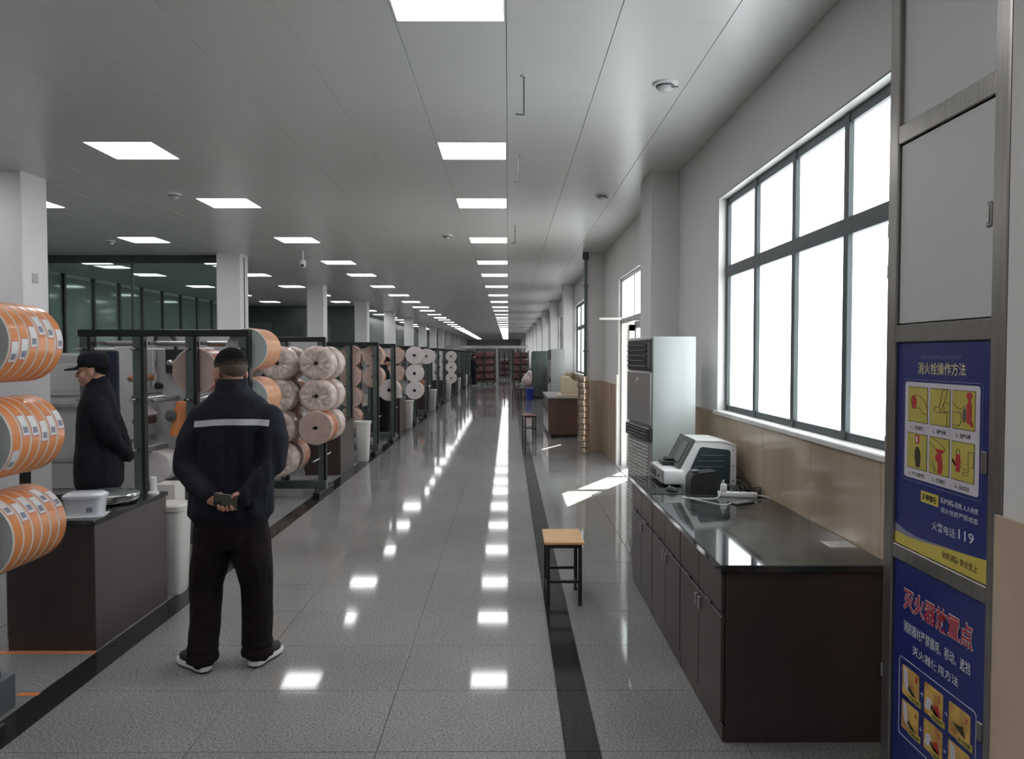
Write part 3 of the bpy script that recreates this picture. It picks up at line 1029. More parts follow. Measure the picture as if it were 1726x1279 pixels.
tag(MB().box(1.52, 1.65, 3.58, 3.70, .79, .7915).build('paper_sheet', M['whitepanel']), 'small pale paper sheet lying at the near back corner of worktop', 'paper')

# ---- floor-standing air conditioner
def air_con(loc, rz, label, near=True):
    t = thing('air_conditioner', label, 'air conditioner', loc, rz, 'floor-standing air conditioners along the right wall')
    MB().box(-.35, .35, .012, .36, .02, 1.845, .010, 2).build('cabinet_shell', M['acside'], t)
    MB().box(-.33, .33, .03, .34, 0, .02).build('base', M['black'], t)
    g = MB().box(-.335, .345, -.004, .02, 1.575, 1.825, .006).build('outlet_grille', M['black'], t)
    for k in range(5):
        MB().box(-.31, .24, -.018, .0, 1.602 + k * .042, 1.612 + k * .042, .002, m=None).build('louver', M['teal'], g)
    MB().box(.26, .335, -.008, -.003, 1.60, 1.80, .002).build('control_strip', M['screen'], g)
    p = MB().box(-.335, .33, -.008, .015, 1.14, 1.565, .008).build('front_panel', M['acfront'], t)
    MB().lathe([(0, -.016), (.03, -.014), (.045, -.008), (.047, -.004)], (-.02, 0, 1.475), 'y', 20).build('round_badge', M['alu'], p)
    MB().box(-.345, .348, -.020, .015, 1.02, 1.125, .008).build('dark_band', M['black'], t)
    for k in range(3):
        MB().box(-.33, .28, -.024, -.018, 1.04 + k * .026, 1.05 + k * .026, .002).build('band_slot', M['machined'], t)
    ig = MB().box(-.33, .335, .0, .015, .10, 1.01, .004).build('intake_grille', M['acfront'], t)
    if near:
        for k in range(30):
            z = .125 + k * .029
            for c in range(4):
                x0 = -.31 + c * .150
                MB().box(x0, x0 + .135, -.010, .002, z, z + .016, .003).build('slat', M['whitepanel'], ig)
    else:
        for k in range(10):
            z = .14 + k * .085
            MB().box(-.31, .30, -.010, .002, z, z + .05, .003).build('slat', M['whitepanel'], ig)
    return t
air_con((1.075, 6.30, 0), R(-83.8), 'white floor-standing air conditioner with black top grille beside the counter')

# ---- stools
def stool(loc, seat, label, rz=0):
    t = thing('stool', label, 'stool', loc, rz, 'small stools along the black floor border')
    MB().box(-.135, .135, -.20, .20, .42, .44, .004).build('seat', seat, t)
    f = MB()
    for a in ((-.12, .12, -.185, -.160), (-.12, .12, .160, .185), (-.12, -.095, -.16, .16), (.095, .12, -.16, .16)):
        f.box(a[0], a[1], a[2], a[3], .395, .42)
    f.build('seat_frame', M['blackmetal'], t)
    for sx in (-1, 1):
        for sy in (-1, 1):
            MB().box(sx * .108 - .0125, sx * .108 + .0125, sy * .172 - .0125, sy * .172 + .0125, 0, .395, .002).build('leg', M['blackmetal'], t)
    for sy in (-1, 1):
        MB().box(-.096, .096, sy * .172 - .009, sy * .172 + .009, .155, .175, .002).build('stretcher', M['blackmetal'], t)
    for sx in (-1, 1):
        MB().box(sx * .108 - .009, sx * .108 + .009, -.16, .16, .075, .093, .002).build('stretcher', M['blackmetal'], t)
    return t
stool((.377, 5.31, 0), M['oak'], 'small stool with light wooden seat and black legs beside the counter')
stool((.435, 16.1, 0), M['redwood'], 'small stool with reddish seat beside the far brown cabinet', R(8))

# ---- stack of shiny metal rings beside the pilaster
ring = MB().lathe([(.085, 0), (.100, .006), (.104, .045), (.098, .095), (.082, .102), (.070, .102), (.070, 0), (.085, 0)], n=24).mesh('metal_reel')
ring.materials.append(M['chromewarm'] if 'chromewarm' in M else mat('warm_polished_metal', (.62, .50, .40), .22, .85, var=.15, scale=5))
for k in range(13):
    o = link('metal_reel', ring, None, None, (1.30 + .008 * math.sin(k * 2.1), 13.2 + .008 * math.cos(k * 1.7), .103 * k))
    tag(o, 'shiny metal reel, %s from the floor in the tall stack by the pipe' % ORD[k], 'reel', 'stacked metal reels')

# ---- pipe on the pilaster corner
t = thing('drain_pipe', 'slim grey vertical pipe on the pilaster corner up to the ceiling', 'pipe', (1.36, 13.52, 0))
MB().cyl((0, 0, 0), (0, 0, 3.46), .028, n=14).build('pipe', M['rack'], t)
for z in (.5, 1.75, 2.9):
    MB().box(-.04, .045, -.04, .075, z, z + .03, .004).build('clamp', M['machined'], t)
MB().lathe([(.028, 3.36), (.055, 3.38), (.06, 3.44), (.05, 3.5)], n=16).build('collar', M['machined'], t)

# ---- far counter with equipment, second air conditioner, grey cupboard, bin
t = thing('brown_cabinet', 'reddish brown low cabinet beyond the stool on the right side', 'cabinet', (.84, 15.7, 0))
mb = mat('reddish_brown_laminate', (.13, .072, .060), .22, var=.12, scale=3, stretch=(1, 1, .2), coat=.3)
MB().box(0, .62, 0, 2.2, .06, .80, .004).build('body', mb, t)
MB().box(.03, .60, .03, 2.17, 0, .06).build('plinth', M['black'], t)
MB().box(-.04, .64, -.03, 2.23, .80, .835, .004).build('countertop', M['alu'], t)
for k in range(3):
    d = MB().box(-.018, 0, .02 + k * .73, .73 + k * .73 - .01, .09, .78, .004).build('door', mb, t)
    MB().box(-.03, -.018, .62 + k * .72, .64 + k * .72, .5, .6, .003).build('door_pull', M['blackmetal'], d)
t = thing('balance_cover', 'cream yellowed equipment cover standing on the far brown cabinet', 'equipment', (1.19, 16.0, .835))
MB().prism([(-.06, .03), (.26, .03), (.27, .30), (.16, .34), (.10, .40), (-.06, .42), (-.085, .36), (-.085, .10)], 'y', 0, .36).build('cover', M['cream'], t)
MB().box(-.16, .28, -.03, .40, 0, .03, .006).build('base', M['cream'], t)
air_con((1.02, 19.2, 0), R(-88), 'white floor-standing air conditioner behind the far brown cabinet', False)
t = thing('grey_cupboard', 'tall grey metal cupboard far along the right wall', 'cupboard', (.95, 30.0, 0))
MB().box(0, .70, 0, 1.0, .05, 1.85, .006).build('body', M['rack'], t)
MB().box(.02, .68, .02, .98, 0, .05).build('plinth', M['black'], t)
for k in range(2):
    d = MB().box(-.02, 0, .01 + .49 * k, .485 + .49 * k, .08, 1.82, .004).build('door', M['rack'], t)
    MB().box(-.035, -.02, .45 + .09 * k, .47 + .09 * k, .9, 1.05, .003).build('handle', M['alu'], d)
t = thing('white_cabinet_box', 'small white control box on far table beyond grey cupboard', 'box', (1.0, 33.0, 1.10))
MB().box(0, .35, 0, .4, 0, .60, .01).build('shell', M['acside'], t)
MB().box(-.01, 0, .05, .35, .08, .52, .004).build('door', M['whitepanel'], t)
t = thing('work_table', 'dark work table far along the right wall under the white box', 'table', (.75, 32.6, 0))
MB().box(0, .85, 0, 1.2, 1.04, 1.10, .004).build('tabletop', M['machined'], t)
for xx in (.03, .76):
    for yy in (.03, 1.11):
        MB().box(xx, xx + .06, yy, yy + .06, 0, 1.04).build('leg', M['blackmetal'], t)
MB().box(.1, .8, .1, 1.1, .3, .95, .005).build('drawer_block', M['machined'], t)
t = thing('blue_bin', 'blue plastic bin standing before the far work table', 'bin', (.80, 28.4, 0))
MB().lathe([(0, 0), (.13, 0), (.165, .42), (.175, .44), (.17, .45), (.155, .44), (.12, .02), (0, .02)], n=20).build('bucket', M['bluebin'], t)
MB().tube([(.17 * math.cos(R(a)), .17 * math.sin(R(a)), .44 + .0 * a) for a in range(0, 181, 20)], .006, 6).build('handle', M['alu'], t)
t = thing('dark_stool', 'dark low stool standing left of the blue bin', 'stool', (.50, 28.6, 0))
MB().box(-.15, .15, -.15, .15, .42, .45, .004).build('seat', M['blackmetal'], t)
for sx in (-1, 1):
    for sy in (-1, 1):
        MB().box(sx * .12 - .015, sx * .12 + .015, sy * .12 - .015, sy * .12 + .015, 0, .42).build('leg', M['blackmetal'], t)
b = MB()
b.sphere((0, 0, .24), (.20, .18, .24)).sphere((.05, .03, .40), (.17, .15, .17)).sphere((.11, 0, .56), (.10, .11, .12))
me = remesh(b, .03, 4, .5, 'plastic_bundle')
for v, nv in zip(me.vertices, [v.normal.copy() for v in me.vertices]):
    v.co += nv * (noise.noise(v.co * 9) * .02)
tag(link('plastic_bundle', me, M['pink'], None, (.70, 29.4, .45)), 'pale pink plastic bundle piled behind the blue bin', 'bundle')
t = thing('low_bench', 'low dark bench carrying the pale pink plastic bundle', 'bench', (.70, 29.4, 0))
MB().box(-.25, .25, -.3, .3, .40, .45, .004).build('seat', M['machined'], t)
for sx in (-1, 1):
    for sy in (-1, 1):
        MB().box(sx * .2 - .02, sx * .2 + .02, sy * .25 - .02, sy * .25 + .02, 0, .40).build('leg', M['blackmetal'], t)

# ---- ceiling fittings
def detector(x, y, label):
    t = thing('smoke_detector', label, 'smoke detector', (x, y, ZC), 0, 'smoke detectors on the ceiling')
    MB().lathe([(0, -.018), (.075, -.016), (.082, -.006), (.082, 0)], n=28).build('base', M['white'], t)
    MB().lathe([(0, -.058), (.03, -.055), (.05, -.040), (.056, -.026), (.050, -.018)], n=24).build('sensor_head', M['whitepanel'], t)
    MB().lathe([(.058, -.030), (.061, -.026), (.058, -.022)], n=24).build('vent_ring', M['machined'], t)
    MB().tube([(.03, -.05, -.04), (.06, -.11, -.06)], .004, 6).build('test_pin', M['black'], t)
detector(1.04, 5.13, 'white smoke detector nearest the camera on the ceiling above the counter')
detector(1.05, 8.66, 'white smoke detector on the ceiling near the open door')
detector(-.92, 11.6, 'white smoke detector on the ceiling left of the aisle lights')
detector(-3.75, 8.65, 'white smoke detector on the ceiling above the racks beside the second LED panel')
detector(-6.3, 12.2, 'white smoke detector on the ceiling in front of the glass partition')
def hook(x, y, label):
    t = thing('ceiling_hook', label, 'hook', (x, y, ZC), 0, 'thin rods hanging from the ceiling')
    MB().cyl((0, 0, 0), (0, 0, -.25), .005, n=8).build('rod', M['machined'], t)
    MB().cyl((0, 0, -.25), (-.055, 0, -.245), .005, n=8).build('foot', M['machined'], t)
    MB().lathe([(0, -.008), (.02, -.006), (.024, 0)], n=14).build('ceiling_plate', M['whitepanel'], t)
hook(.10, 5.0, 'thin dark hook rod hanging from the ceiling, nearest the camera')
hook(.095, 6.9, 'second thin hook rod hanging from the ceiling beyond the detector')
hook(.09, 10.7, 'third thin hook rod hanging from the ceiling over the aisle')
def ceil_cam(x, y, label):
    t = thing('security_camera', label, 'security camera', (x, y, ZC), 0, 'security cameras under the ceiling')
    MB().cyl((0, 0, 0), (0, 0, -.16), .018, n=12).build('stem', M['white'], t)
    MB().lathe([(0, -.30), (.035, -.285), (.05, -.25), (.05, -.19), (.03, -.16)], n=18).build('dome', M['white'], t)
    MB().sphere((0, -.03, -.255), (.03, .03, .03), 12, 8).build('lens', M['black'], t)
ceil_cam(-3.55, 13.3, 'white security camera hanging below the ceiling over the racks')
# ================================================================ left-hand things
# ---- roll racks standing across the aisle edge
PZ = [1.752, 1.315, .88, .44]
def rack(y, zs, label, posts=4, pin=(-.16, .46), foot=(-.34, .42)):
    t = thing('roll_rack', label, 'rack', (-2.30, y, 0), 0, 'steel roll racks along the left side of the aisle')
    w = .46 * (posts - 1)
    tb = MB().box(-w - .06, .05, -.035, .035, 1.86, 1.92, .004).build('top_beam', M['rackdark'], t)
    MB().box(-w - .06, .05, -.05, .05, .05, .15, .004).build('bottom_beam', M['rack'], t)
    for k in range(posts):
        x = -.46 * k
        p = MB().box(x - .050, x + .022, -.028, .028, .15, 1.86, .003).build('post', M['rack'], t)
        MB().box(x + .022, x + .050, -.032, .032, .15, 1.86, .002).build('flange', M['rackdark'], p)
        for z in zs:
            MB().cyl((x, pin[0], z), (x, pin[1], z), .013, n=12).build('pin', M['chrome'], p)
    for x in (0, -w):
        f = MB().box(x - .04, x + .04, foot[0], foot[1], 0, .05, .006)
        f.prism([(foot[0], .05), (foot[0] + .08, .05), (foot[0], .12)], 'x', x - .01, x + .01)
        f.build('foot', M['rackdark'], t)
    return t
RY = {'A': 3.28, 'B': 6.70, 'C': 9.45, 'D': 13.3, 'E': 15.3, 'F': 18.9, 'G': 21.5, 'H': 24.9, 'I': 27.3, 'J': 31.0}
rack(RY['A'], PZ[:3], 'steel roll rack nearest the camera, carrying orange label rolls at the left edge', foot=(-.34, .12))
rb = rack(RY['B'], PZ, 'green-grey steel roll rack behind the man in the cap, four posts wide')
for k in range(3):
    MB().cyl((-.46 * k - .02, .20, 1.80), (-.46 * k - .40, .20, 1.80), .026, n=14).build('cross_bar', M['alu'], rb)
    MB().box(-.46 * k - .40, -.46 * k - .38, .02, .22, 1.785, 1.815).build('bar_bracket', M['machined'], rb)
rack(RY['C'], [1.60, 1.21, .835, .44], 'steel roll rack loaded with film-wrapped rolls', pin=(-.46, .40))
rack(RY['D'], [1.68, 1.32, .96, .60], 'steel roll rack with copper-rimmed rolls just beyond the second white bin')
rack(RY['E'], [1.70, 1.33, .99, .62], 'steel roll rack with one large white roll before the third white bin', pin=(-.2, .46))
rack(RY['F'], [1.69, 1.25, .835, .44], 'steel roll rack carrying three large white rolls facing the aisle', pin=(-.46, .3))
rack(RY['G'], [1.66, 1.25, .84, .44], 'steel roll rack just beyond the three large white rolls')
rack(RY['H'], [1.66, 1.25, .84, .44], 'steel roll rack between the fourth and fifth white bins, nearer one')
rack(RY['I'], [1.66, 1.25, .84, .44], 'steel roll rack between the fourth and fifth white bins, farther one')
rack(RY['J'], [1.64, 1.20, .77, .40], 'far steel roll rack with six white rolls in two columns', pin=(-.46, .3))
yy = 34.0
nr = 0
while yy < 58:
    rack(yy, [1.66, 1.25, .84], '%s steel roll rack beyond the six white rolls, deep in the hall' % ORD[nr], 3)
    nr += 1
    yy += 3.1

# ---- rolls
ring_mats = [M['tapeface'], M['tape'], M['tapeedge'], M['core']]
def disc_mesh(name, R_, th, mats, core=.030, hub=.075, n=48, edge=.0055):
    me = MB().lathe([(core, .004), (hub, .004), (hub + .003, 0), (R_ - edge, 0), (R_, edge), (R_, th - edge), (R_ - edge, th), (core, th), (core, .004)],
                    axis='y', n=n, mis=[0, 0, 0, 2, 1, 2, 0, 3]).mesh(name, 40)
    for m in mats:
        me.materials.append(m)
    return me
def label_patch(R_, y0, y1, a0, a1, lift):
    b = MB()
    rg = []
    for i in range(7):
        a = a0 + (a1 - a0) * i / 6
        c, s_ = math.cos(a), math.sin(a)
        rg.append([b.bm.verts.new((c * r, y, s_ * r)) for r, y in ((R_ + lift, y0), (R_ + lift, y1), (R_ - .001, y1), (R_ - .001, y0))])
    b.skin_rings(rg)
    return b
th = .066
label_roll_me = disc_mesh('label_roll', .185, th, ring_mats)
st_me = label_patch(.185, .012, .056, -.25, .25, .0012).mesh('barcode_sticker')
st_me.materials.append(M['white'])
code_me = label_patch(.185, .020, .050, -.19, -.04, .0020).mesh('printed_code')
code_me.materials.append(M['pgrey'])
frame_me = label_patch(.185, .008, .060, -.29, .29, .0006).mesh('sticker_border')
frame_me.materials.append(mat('red_sticker_border', (.62, .22, .15), .5))
def label_roll(loc, ang, label, group, sticker=True):
    o = link('label_roll', label_roll_me, None, None, loc)
    o.rotation_euler = (0, -R(ang), 0)
    if sticker:
        b = link('sticker_border', frame_me, None, o)
        s_ = link('barcode_sticker', st_me, None, o)
        link('printed_code', code_me, None, s_)
    return tag(o, label, 'roll', group)
angs = ([-14, -10, 8, 26, 22, 6], [-28, 20, 18, 8, 14, 22], [50, 36, 44, 38, 52, 40])
nm = ['top', 'middle', 'bottom']
for r in range(3):
    for k in range(6):
        label_roll((-2.345, RY['A'] + .05 + k * (th + .001), (1.757, 1.322, .888)[r]), angs[r][k],
                   'orange label roll, %s from the front on the %s pin of the nearest rack' % (ORD[k], nm[r]), 'orange label rolls on the nearest rack')
for r in range(3):
    for k in range(6):
        label_roll((-2.30, RY['B'] + .04 + k * (th + .001), PZ[r]), random.uniform(-30, 50),
                   'orange-rimmed label roll, %s from the front on the %s pin behind the standing man' % (ORD[k], nm[r]), 'orange label rolls on the second rack', False)

def wrapped_mesh(seed, R_=.205, L_=.30):
    random.seed(seed)
    b = MB()
    n = 56
    prof = [(.024, .03), (.05, .012), (.09, .004), (.13, -.002), (.165, .0), (.19, .012), (.202, .035), (.205, .07), (.206, .11), (.204, .15), (.206, .19), (.205, .23), (.200, .262), (.186, .285), (.14, .295), (.07, .29), (.024, .28)]
    rg = []
    ph = random.uniform(0, 9)
    for r, h in prof:
        q = []
        for i in range(n):
            t_ = 2 * PI * i / n
            c, s_ = math.cos(t_), math.sin(t_)
            fr = min(1, r / .2)
            pl = (math.sin(13 * t_ + ph + 2 * noise.noise((c * 2, s_ * 2, seed))) * .5 + noise.noise((c * 5, s_ * 5, seed + 3.3))) * .010 * math.sin(PI * min(1, max(.0, fr))) ** .7
            rad = r * (1 + .035 * noise.noise((c * 3.2, s_ * 3.2, h * 14 + seed)) + .018 * noise.noise((c * 9, s_ * 9, h * 30 + seed)))
            front = h < .035
            hh = h * L_ / .30 + (pl if front else -pl if h > .26 else 0)
            q.append((c * rad * R_ / .205, hh, s_ * rad * R_ / .205))
        rg.append(b.ring(q))
    b.skin_rings(rg, False, False)
    me = b.mesh('wrapped_roll', 60)
    me.materials.append(M['film'])
    return me
wr = [wrapped_mesh(s_) for s_ in (1, 2, 3, 4)]
hole = MB().lathe([(0, .028), (.016, .026), (.026, .03), (.026, .27), (0, .272)], axis='y', n=14).mesh('core')
hole.materials.append(M['core'])
kraft_me = disc_mesh('paper_roll', .20, .30, [M['kraft'], M['copper'], M['tapeedge'], M['core']], core=.022, hub=.024)
kraft_thin = disc_mesh('copper_roll', .185, .24, [M['kraft'], M['copper'], M['tapeedge'], M['core']], core=.022, hub=.024)
white_me = disc_mesh('white_roll', .215, .27, [M['whiteface'], mat('pale_pink_roll_rim', (.62, .47, .42), .5), M['tapeedge'], M['core']], core=.036, hub=.038)
strip_me = MB().lathe([(.203, .19), (.206, .192), (.206, .206), (.203, .208)], axis='y', n=40).lathe([(.203, .225), (.206, .227), (.206, .245), (.203, .247)], axis='y', n=40).mesh('orange_band')
strip_me.materials.append(M['tape'])
cnt = [0]
def roll(me, loc, label, group, rot=None, core=False):
    o = link(me.name.split('.')[0], me, None, None, loc)
    o.rotation_euler = (0, random.uniform(-3, 3) if rot is None else rot, 0)
    if core:
        link('core', hole, None, o)
    return tag(o, label, 'roll', group)
G = 'film-wrapped rolls on the third rack'
rn = ['top', 'second', 'third', 'lowest']
cy = RY['C']
for r, z in enumerate((1.60, 1.21, .835)):
    if r < 2:
        roll(wr[r], (-2.28, cy - .40, z), 'beige film-wrapped roll at the front of the %s row, aisle-side column' % rn[r], G, None, True)
    else:
        o = roll(kraft_me, (-2.28, cy - .42, z), 'unwrapped pinkish paper roll with orange bands below the film-wrapped rolls', G, 0)
        link('orange_band', strip_me, None, o)
    roll(wr[(r + 2) % 4], (-2.28, cy + .05, z), 'beige film-wrapped roll behind the front one, %s row, aisle-side column' % rn[r], G, None, True)
for r, z in enumerate((1.60, 1.21, .835, .44)):
    roll(wr[(r + 1) % 4], (-2.74, cy - .40, z), 'film-wrapped roll at the front of the %s row, inner column' % rn[r], G, None, True)
    roll(kraft_me if r in (1, 3) else wr[r], (-2.74, cy + .05, z), 'roll behind the front one, %s row, inner column of the wrapped-roll rack' % rn[r], G, None, False)
for r, z in enumerate((1.60, 1.21)):
    roll(wr[(r + 3) % 4], (-3.20, cy - .40, z), 'film-wrapped roll, %s row of the column farthest from the aisle' % rn[r], G, None, True)
roll(kraft_me, (-2.76, RY['B'] + .05, 1.56), 'large pinkish paper roll on the second rack behind the standing man', 'paper rolls on the second rack', 0)
G = 'copper-rimmed rolls on the fourth rack'
for r, z in enumerate((1.68, 1.32)):
    roll(kraft_thin, (-2.36, RY['D'] + .06, z), 'copper-rimmed roll, %s one on the aisle-side post nearest the bending worker' % rn[r], G)
for r, z in enumerate((1.68, 1.32, .96, .60)):
    roll(kraft_thin, (-2.76, RY['D'] + .06, z), 'copper-rimmed roll, %s one on the inner post of the fourth rack' % rn[r], G)
roll(white_me, (-2.40, RY['E'] + .08, .99), 'single large white roll on the rack before the third white bin', 'white rolls on far racks')
roll(kraft_thin, (-2.40, RY['E'] + .36, .99), 'greyish roll directly behind the single large white roll', 'white rolls on far racks')
for r, z in enumerate((1.69, 1.25, .835)):
    roll(white_me, (-2.28, RY['F'] - .34, z), '%s large white roll with dark core hole facing the aisle' % ('topmost', 'middle', 'lowest')[r], 'white rolls on far racks')
    if r < 2:
        roll(kraft_me, (-2.74, RY['F'] - .34, z), '%s pinkish roll left of the large white rolls' % ('upper', 'lower')[r], 'white rolls on far racks')
roll(white_me, (-2.30, RY['G'] - .05, 1.66), 'greyish roll at the top just right of the large white rolls', 'white rolls on far racks')
for c, xx in enumerate((-2.30, -2.76)):
    for r, z in enumerate((1.64, 1.20, .77)):
        roll(white_me, (xx, RY['J'] - .32, z), '%s roll of the %s column of six small far white rolls' % (('top', 'middle', 'bottom')[r], ('right', 'left')[c]), 'white rolls on far racks')

# ---- brown side cabinets and white bins at each machine bay
def side_cabinet(y, label):
    t = thing('side_cabinet', label, 'cabinet', (-2.625, y, 0), 0, 'brown side cabinets along the left floor border')
    MB().box(-.25, .255, .0, .92, .0, .725, .003).build('body', M['brown'], t)
    MB().box(-.265, .265, -.015, .935, .725, .755, .004).build('cabinet_top', M['top'], t)
    for k in range(2):
        d = MB().box(-.268, -.25, .02 + .45 * k, .45 + .45 * k, .06, .70, .003).build('door', M['brown'], t)
        MB().box(-.282, -.268, .38 + .12 * k, .40 + .12 * k, .40, .5, .003).build('door_pull', M['alu'], d)
    return t
cabs = [4.36, 10.78, 16.7, 22.3, 28.4, 34.4, 40.4]
for k, y in enumerate(cabs):
    side_cabinet(y, 'dark brown side cabinet, %s along the left floor border%s' % ('nearest' if k == 0 else ORD[k] + ' from the camera', ' with white box on top' if k == 0 else ''))
def bin_(x, y, label):
    t = thing('waste_bin', label, 'bin', (x, y, 0), 0, 'slim white bins along the left floor border')
    b = MB()
    rg = []
    for z, a, d in ((0, .080, .085), (.012, .085, .09), (.60, .112, .118), (.60, .124, .130), (.635, .127, .133), (.64, .120, .126), (.63, .108, .114), (.10, .08, .085)):
        q = []
        for i in range(20):
            tt = 2 * PI * i / 20
            c, s_ = math.cos(tt), math.sin(tt)
            q.append((a * math.copysign(abs(c) ** .45, c), d * math.copysign(abs(s_) ** .45, s_), z))
        rg.append(b.ring(q))
    b.skin_rings(rg)
    b.build('bucket', M['bin'], t)
    MB().box(-.10, .10, -.105, .105, .615, .640, .008).build('lid', M['bin'], t)
    return t
bins = [5.46, 12.25, 17.8, 23.5, 29.7, 35.6, 41.6]
for k, y in enumerate(bins):
    bin_(-2.41 if k == 0 else -2.33, y, 'slim white plastic bin, %s along the left floor border' % ('nearest the camera' if k == 0 else ORD[k] + ' from the camera'))
tag(MB().box(-2.66, -2.50, 5.72, 5.90, 0, .73, .004).build('carton', M['bin']), 'tall pale carton standing behind the nearest white bin', 'carton')

# things on the nearest cabinet
t = thing('plastic_container', 'translucent white plastic container with lid on the nearest side cabinet', 'container', (-2.505, 4.52, .755), R(8))
b = MB()
b.rings_z([(0, 0, 0, .096, .066), (.105, 0, 0, .106, .074)], 24, 5)
b.build('tub', M['frostrib'], t)
MB().rings_z([(.105, 0, 0, .114, .082), (.120, 0, 0, .114, .082), (.134, 0, 0, .092, .062)], 24, 5).build('lid', M['frostrib'], t)
MB().box(.03, .065, -.0765, -.068, .025, .055, .001).build('sticker', M['pgrey'], t)
for k, (x, y, r_) in enumerate(((-2.72, 4.44, 12), (-2.60, 4.47, -20))):
    pass
tag(MB().box(-.13, .13, -.075, .075, 0, .003, m=Matrix.Translation((-2.51, 4.49, .7552)) @ Matrix.Rotation(R(14), 4, 'Z')).build('paper_sheet', M['white']), 'white paper sheet under the translucent container', 'paper')
t = thing('turntable_scale', 'round glass-topped chrome turntable on the nearest side cabinet', 'turntable', (-2.585, 4.90, .755))
MB().lathe([(0, 0), (.12, 0), (.19, .012), (.195, .02), (.195, .032), (.188, .036)], n=48).build('base_dish', M['chrome'], t)
MB().lathe([(.180, .036), (.192, .038), (.194, .046), (.194, .058), (.188, .062), (0, .063)], n=48).build('top_plate', mat('grey_green_plate', (.22, .245, .24), .18, .3), t)
MB().lathe([(.1945, .040), (.198, .044), (.198, .056), (.1945, .060)], n=48).build('rim', M['chrome'], t)
def candle(x, y, z, label):
    t = thing('white_dispenser', label, 'dispenser', (x, y, z), 0, 'white upright dispensers on side cabinets')
    MB().lathe([(0, 0), (.034, 0), (.036, .014), (.030, .022), (.024, .026)], n=20).build('foot', M['white'], t)
    MB().lathe([(.022, .024), (.022, .115), (.018, .120), (0, .120)], n=20).build('tube', M['white'], t)
candle(-2.405, 5.17, .755, 'white upright tube dispenser at the back of the nearest side cabinet')
candle(-2.47, 11.0, .755, 'white upright tube dispenser on the second side cabinet below wrapped rolls')
candle(-2.45, 17.4, .755, 'white upright tube dispenser on the third side cabinet beside a small box')
t = thing('small_carton', 'small white box on the third side cabinet', 'box', (-2.52, 17.1, .755))
MB().box(-.09, .09, -.07, .07, 0, .10, .004).build('carton', M['white'], t)
MB().box(-.092, .092, -.072, .072, .085, .105, .003).build('lid', M['whitepanel'], t)
t = thing('parts_tin', 'copper coloured tin on the fourth side cabinet', 'tin', (-2.5, 22.7, .755))
MB().lathe([(0, 0), (.13, 0), (.13, .2), (.12, .2), (.12, .02), (0, .02)], n=24).build('tin', M['copper'], t)
MB().box(.02, .2, -.22, -.05, .0, .05, .01).build('white_wrap', M['white'], t)

# orange floor tape, dark item at the left edge
tag(MB().box(-2.95, -2.36, 4.315, 4.352, 0, .0012).build('floor_tape', M['orange']), 'orange floor tape strip along the front of the nearest cabinet', 'floor tape', 'orange floor tape')
tag(MB().box(-2.46, -2.352, 3.775, 3.812, 0, .0012).build('floor_tape', M['orange']), 'short orange floor tape mark by the black floor border', 'floor tape', 'orange floor tape')
t = thing('weight_block', 'dark grey metal block on the floor at the left edge', 'block', (-2.47, 3.60, .0))
MB().box(-.10, .085, -.07, .07, 0, .17, .008).build('block', M['machined'], t)
MB().tube([(-.05, 0, .165), (-.05, 0, .20), (.05, 0, .20), (.05, 0, .165)], .008, 8).build('handle', M['blackmetal'], t)

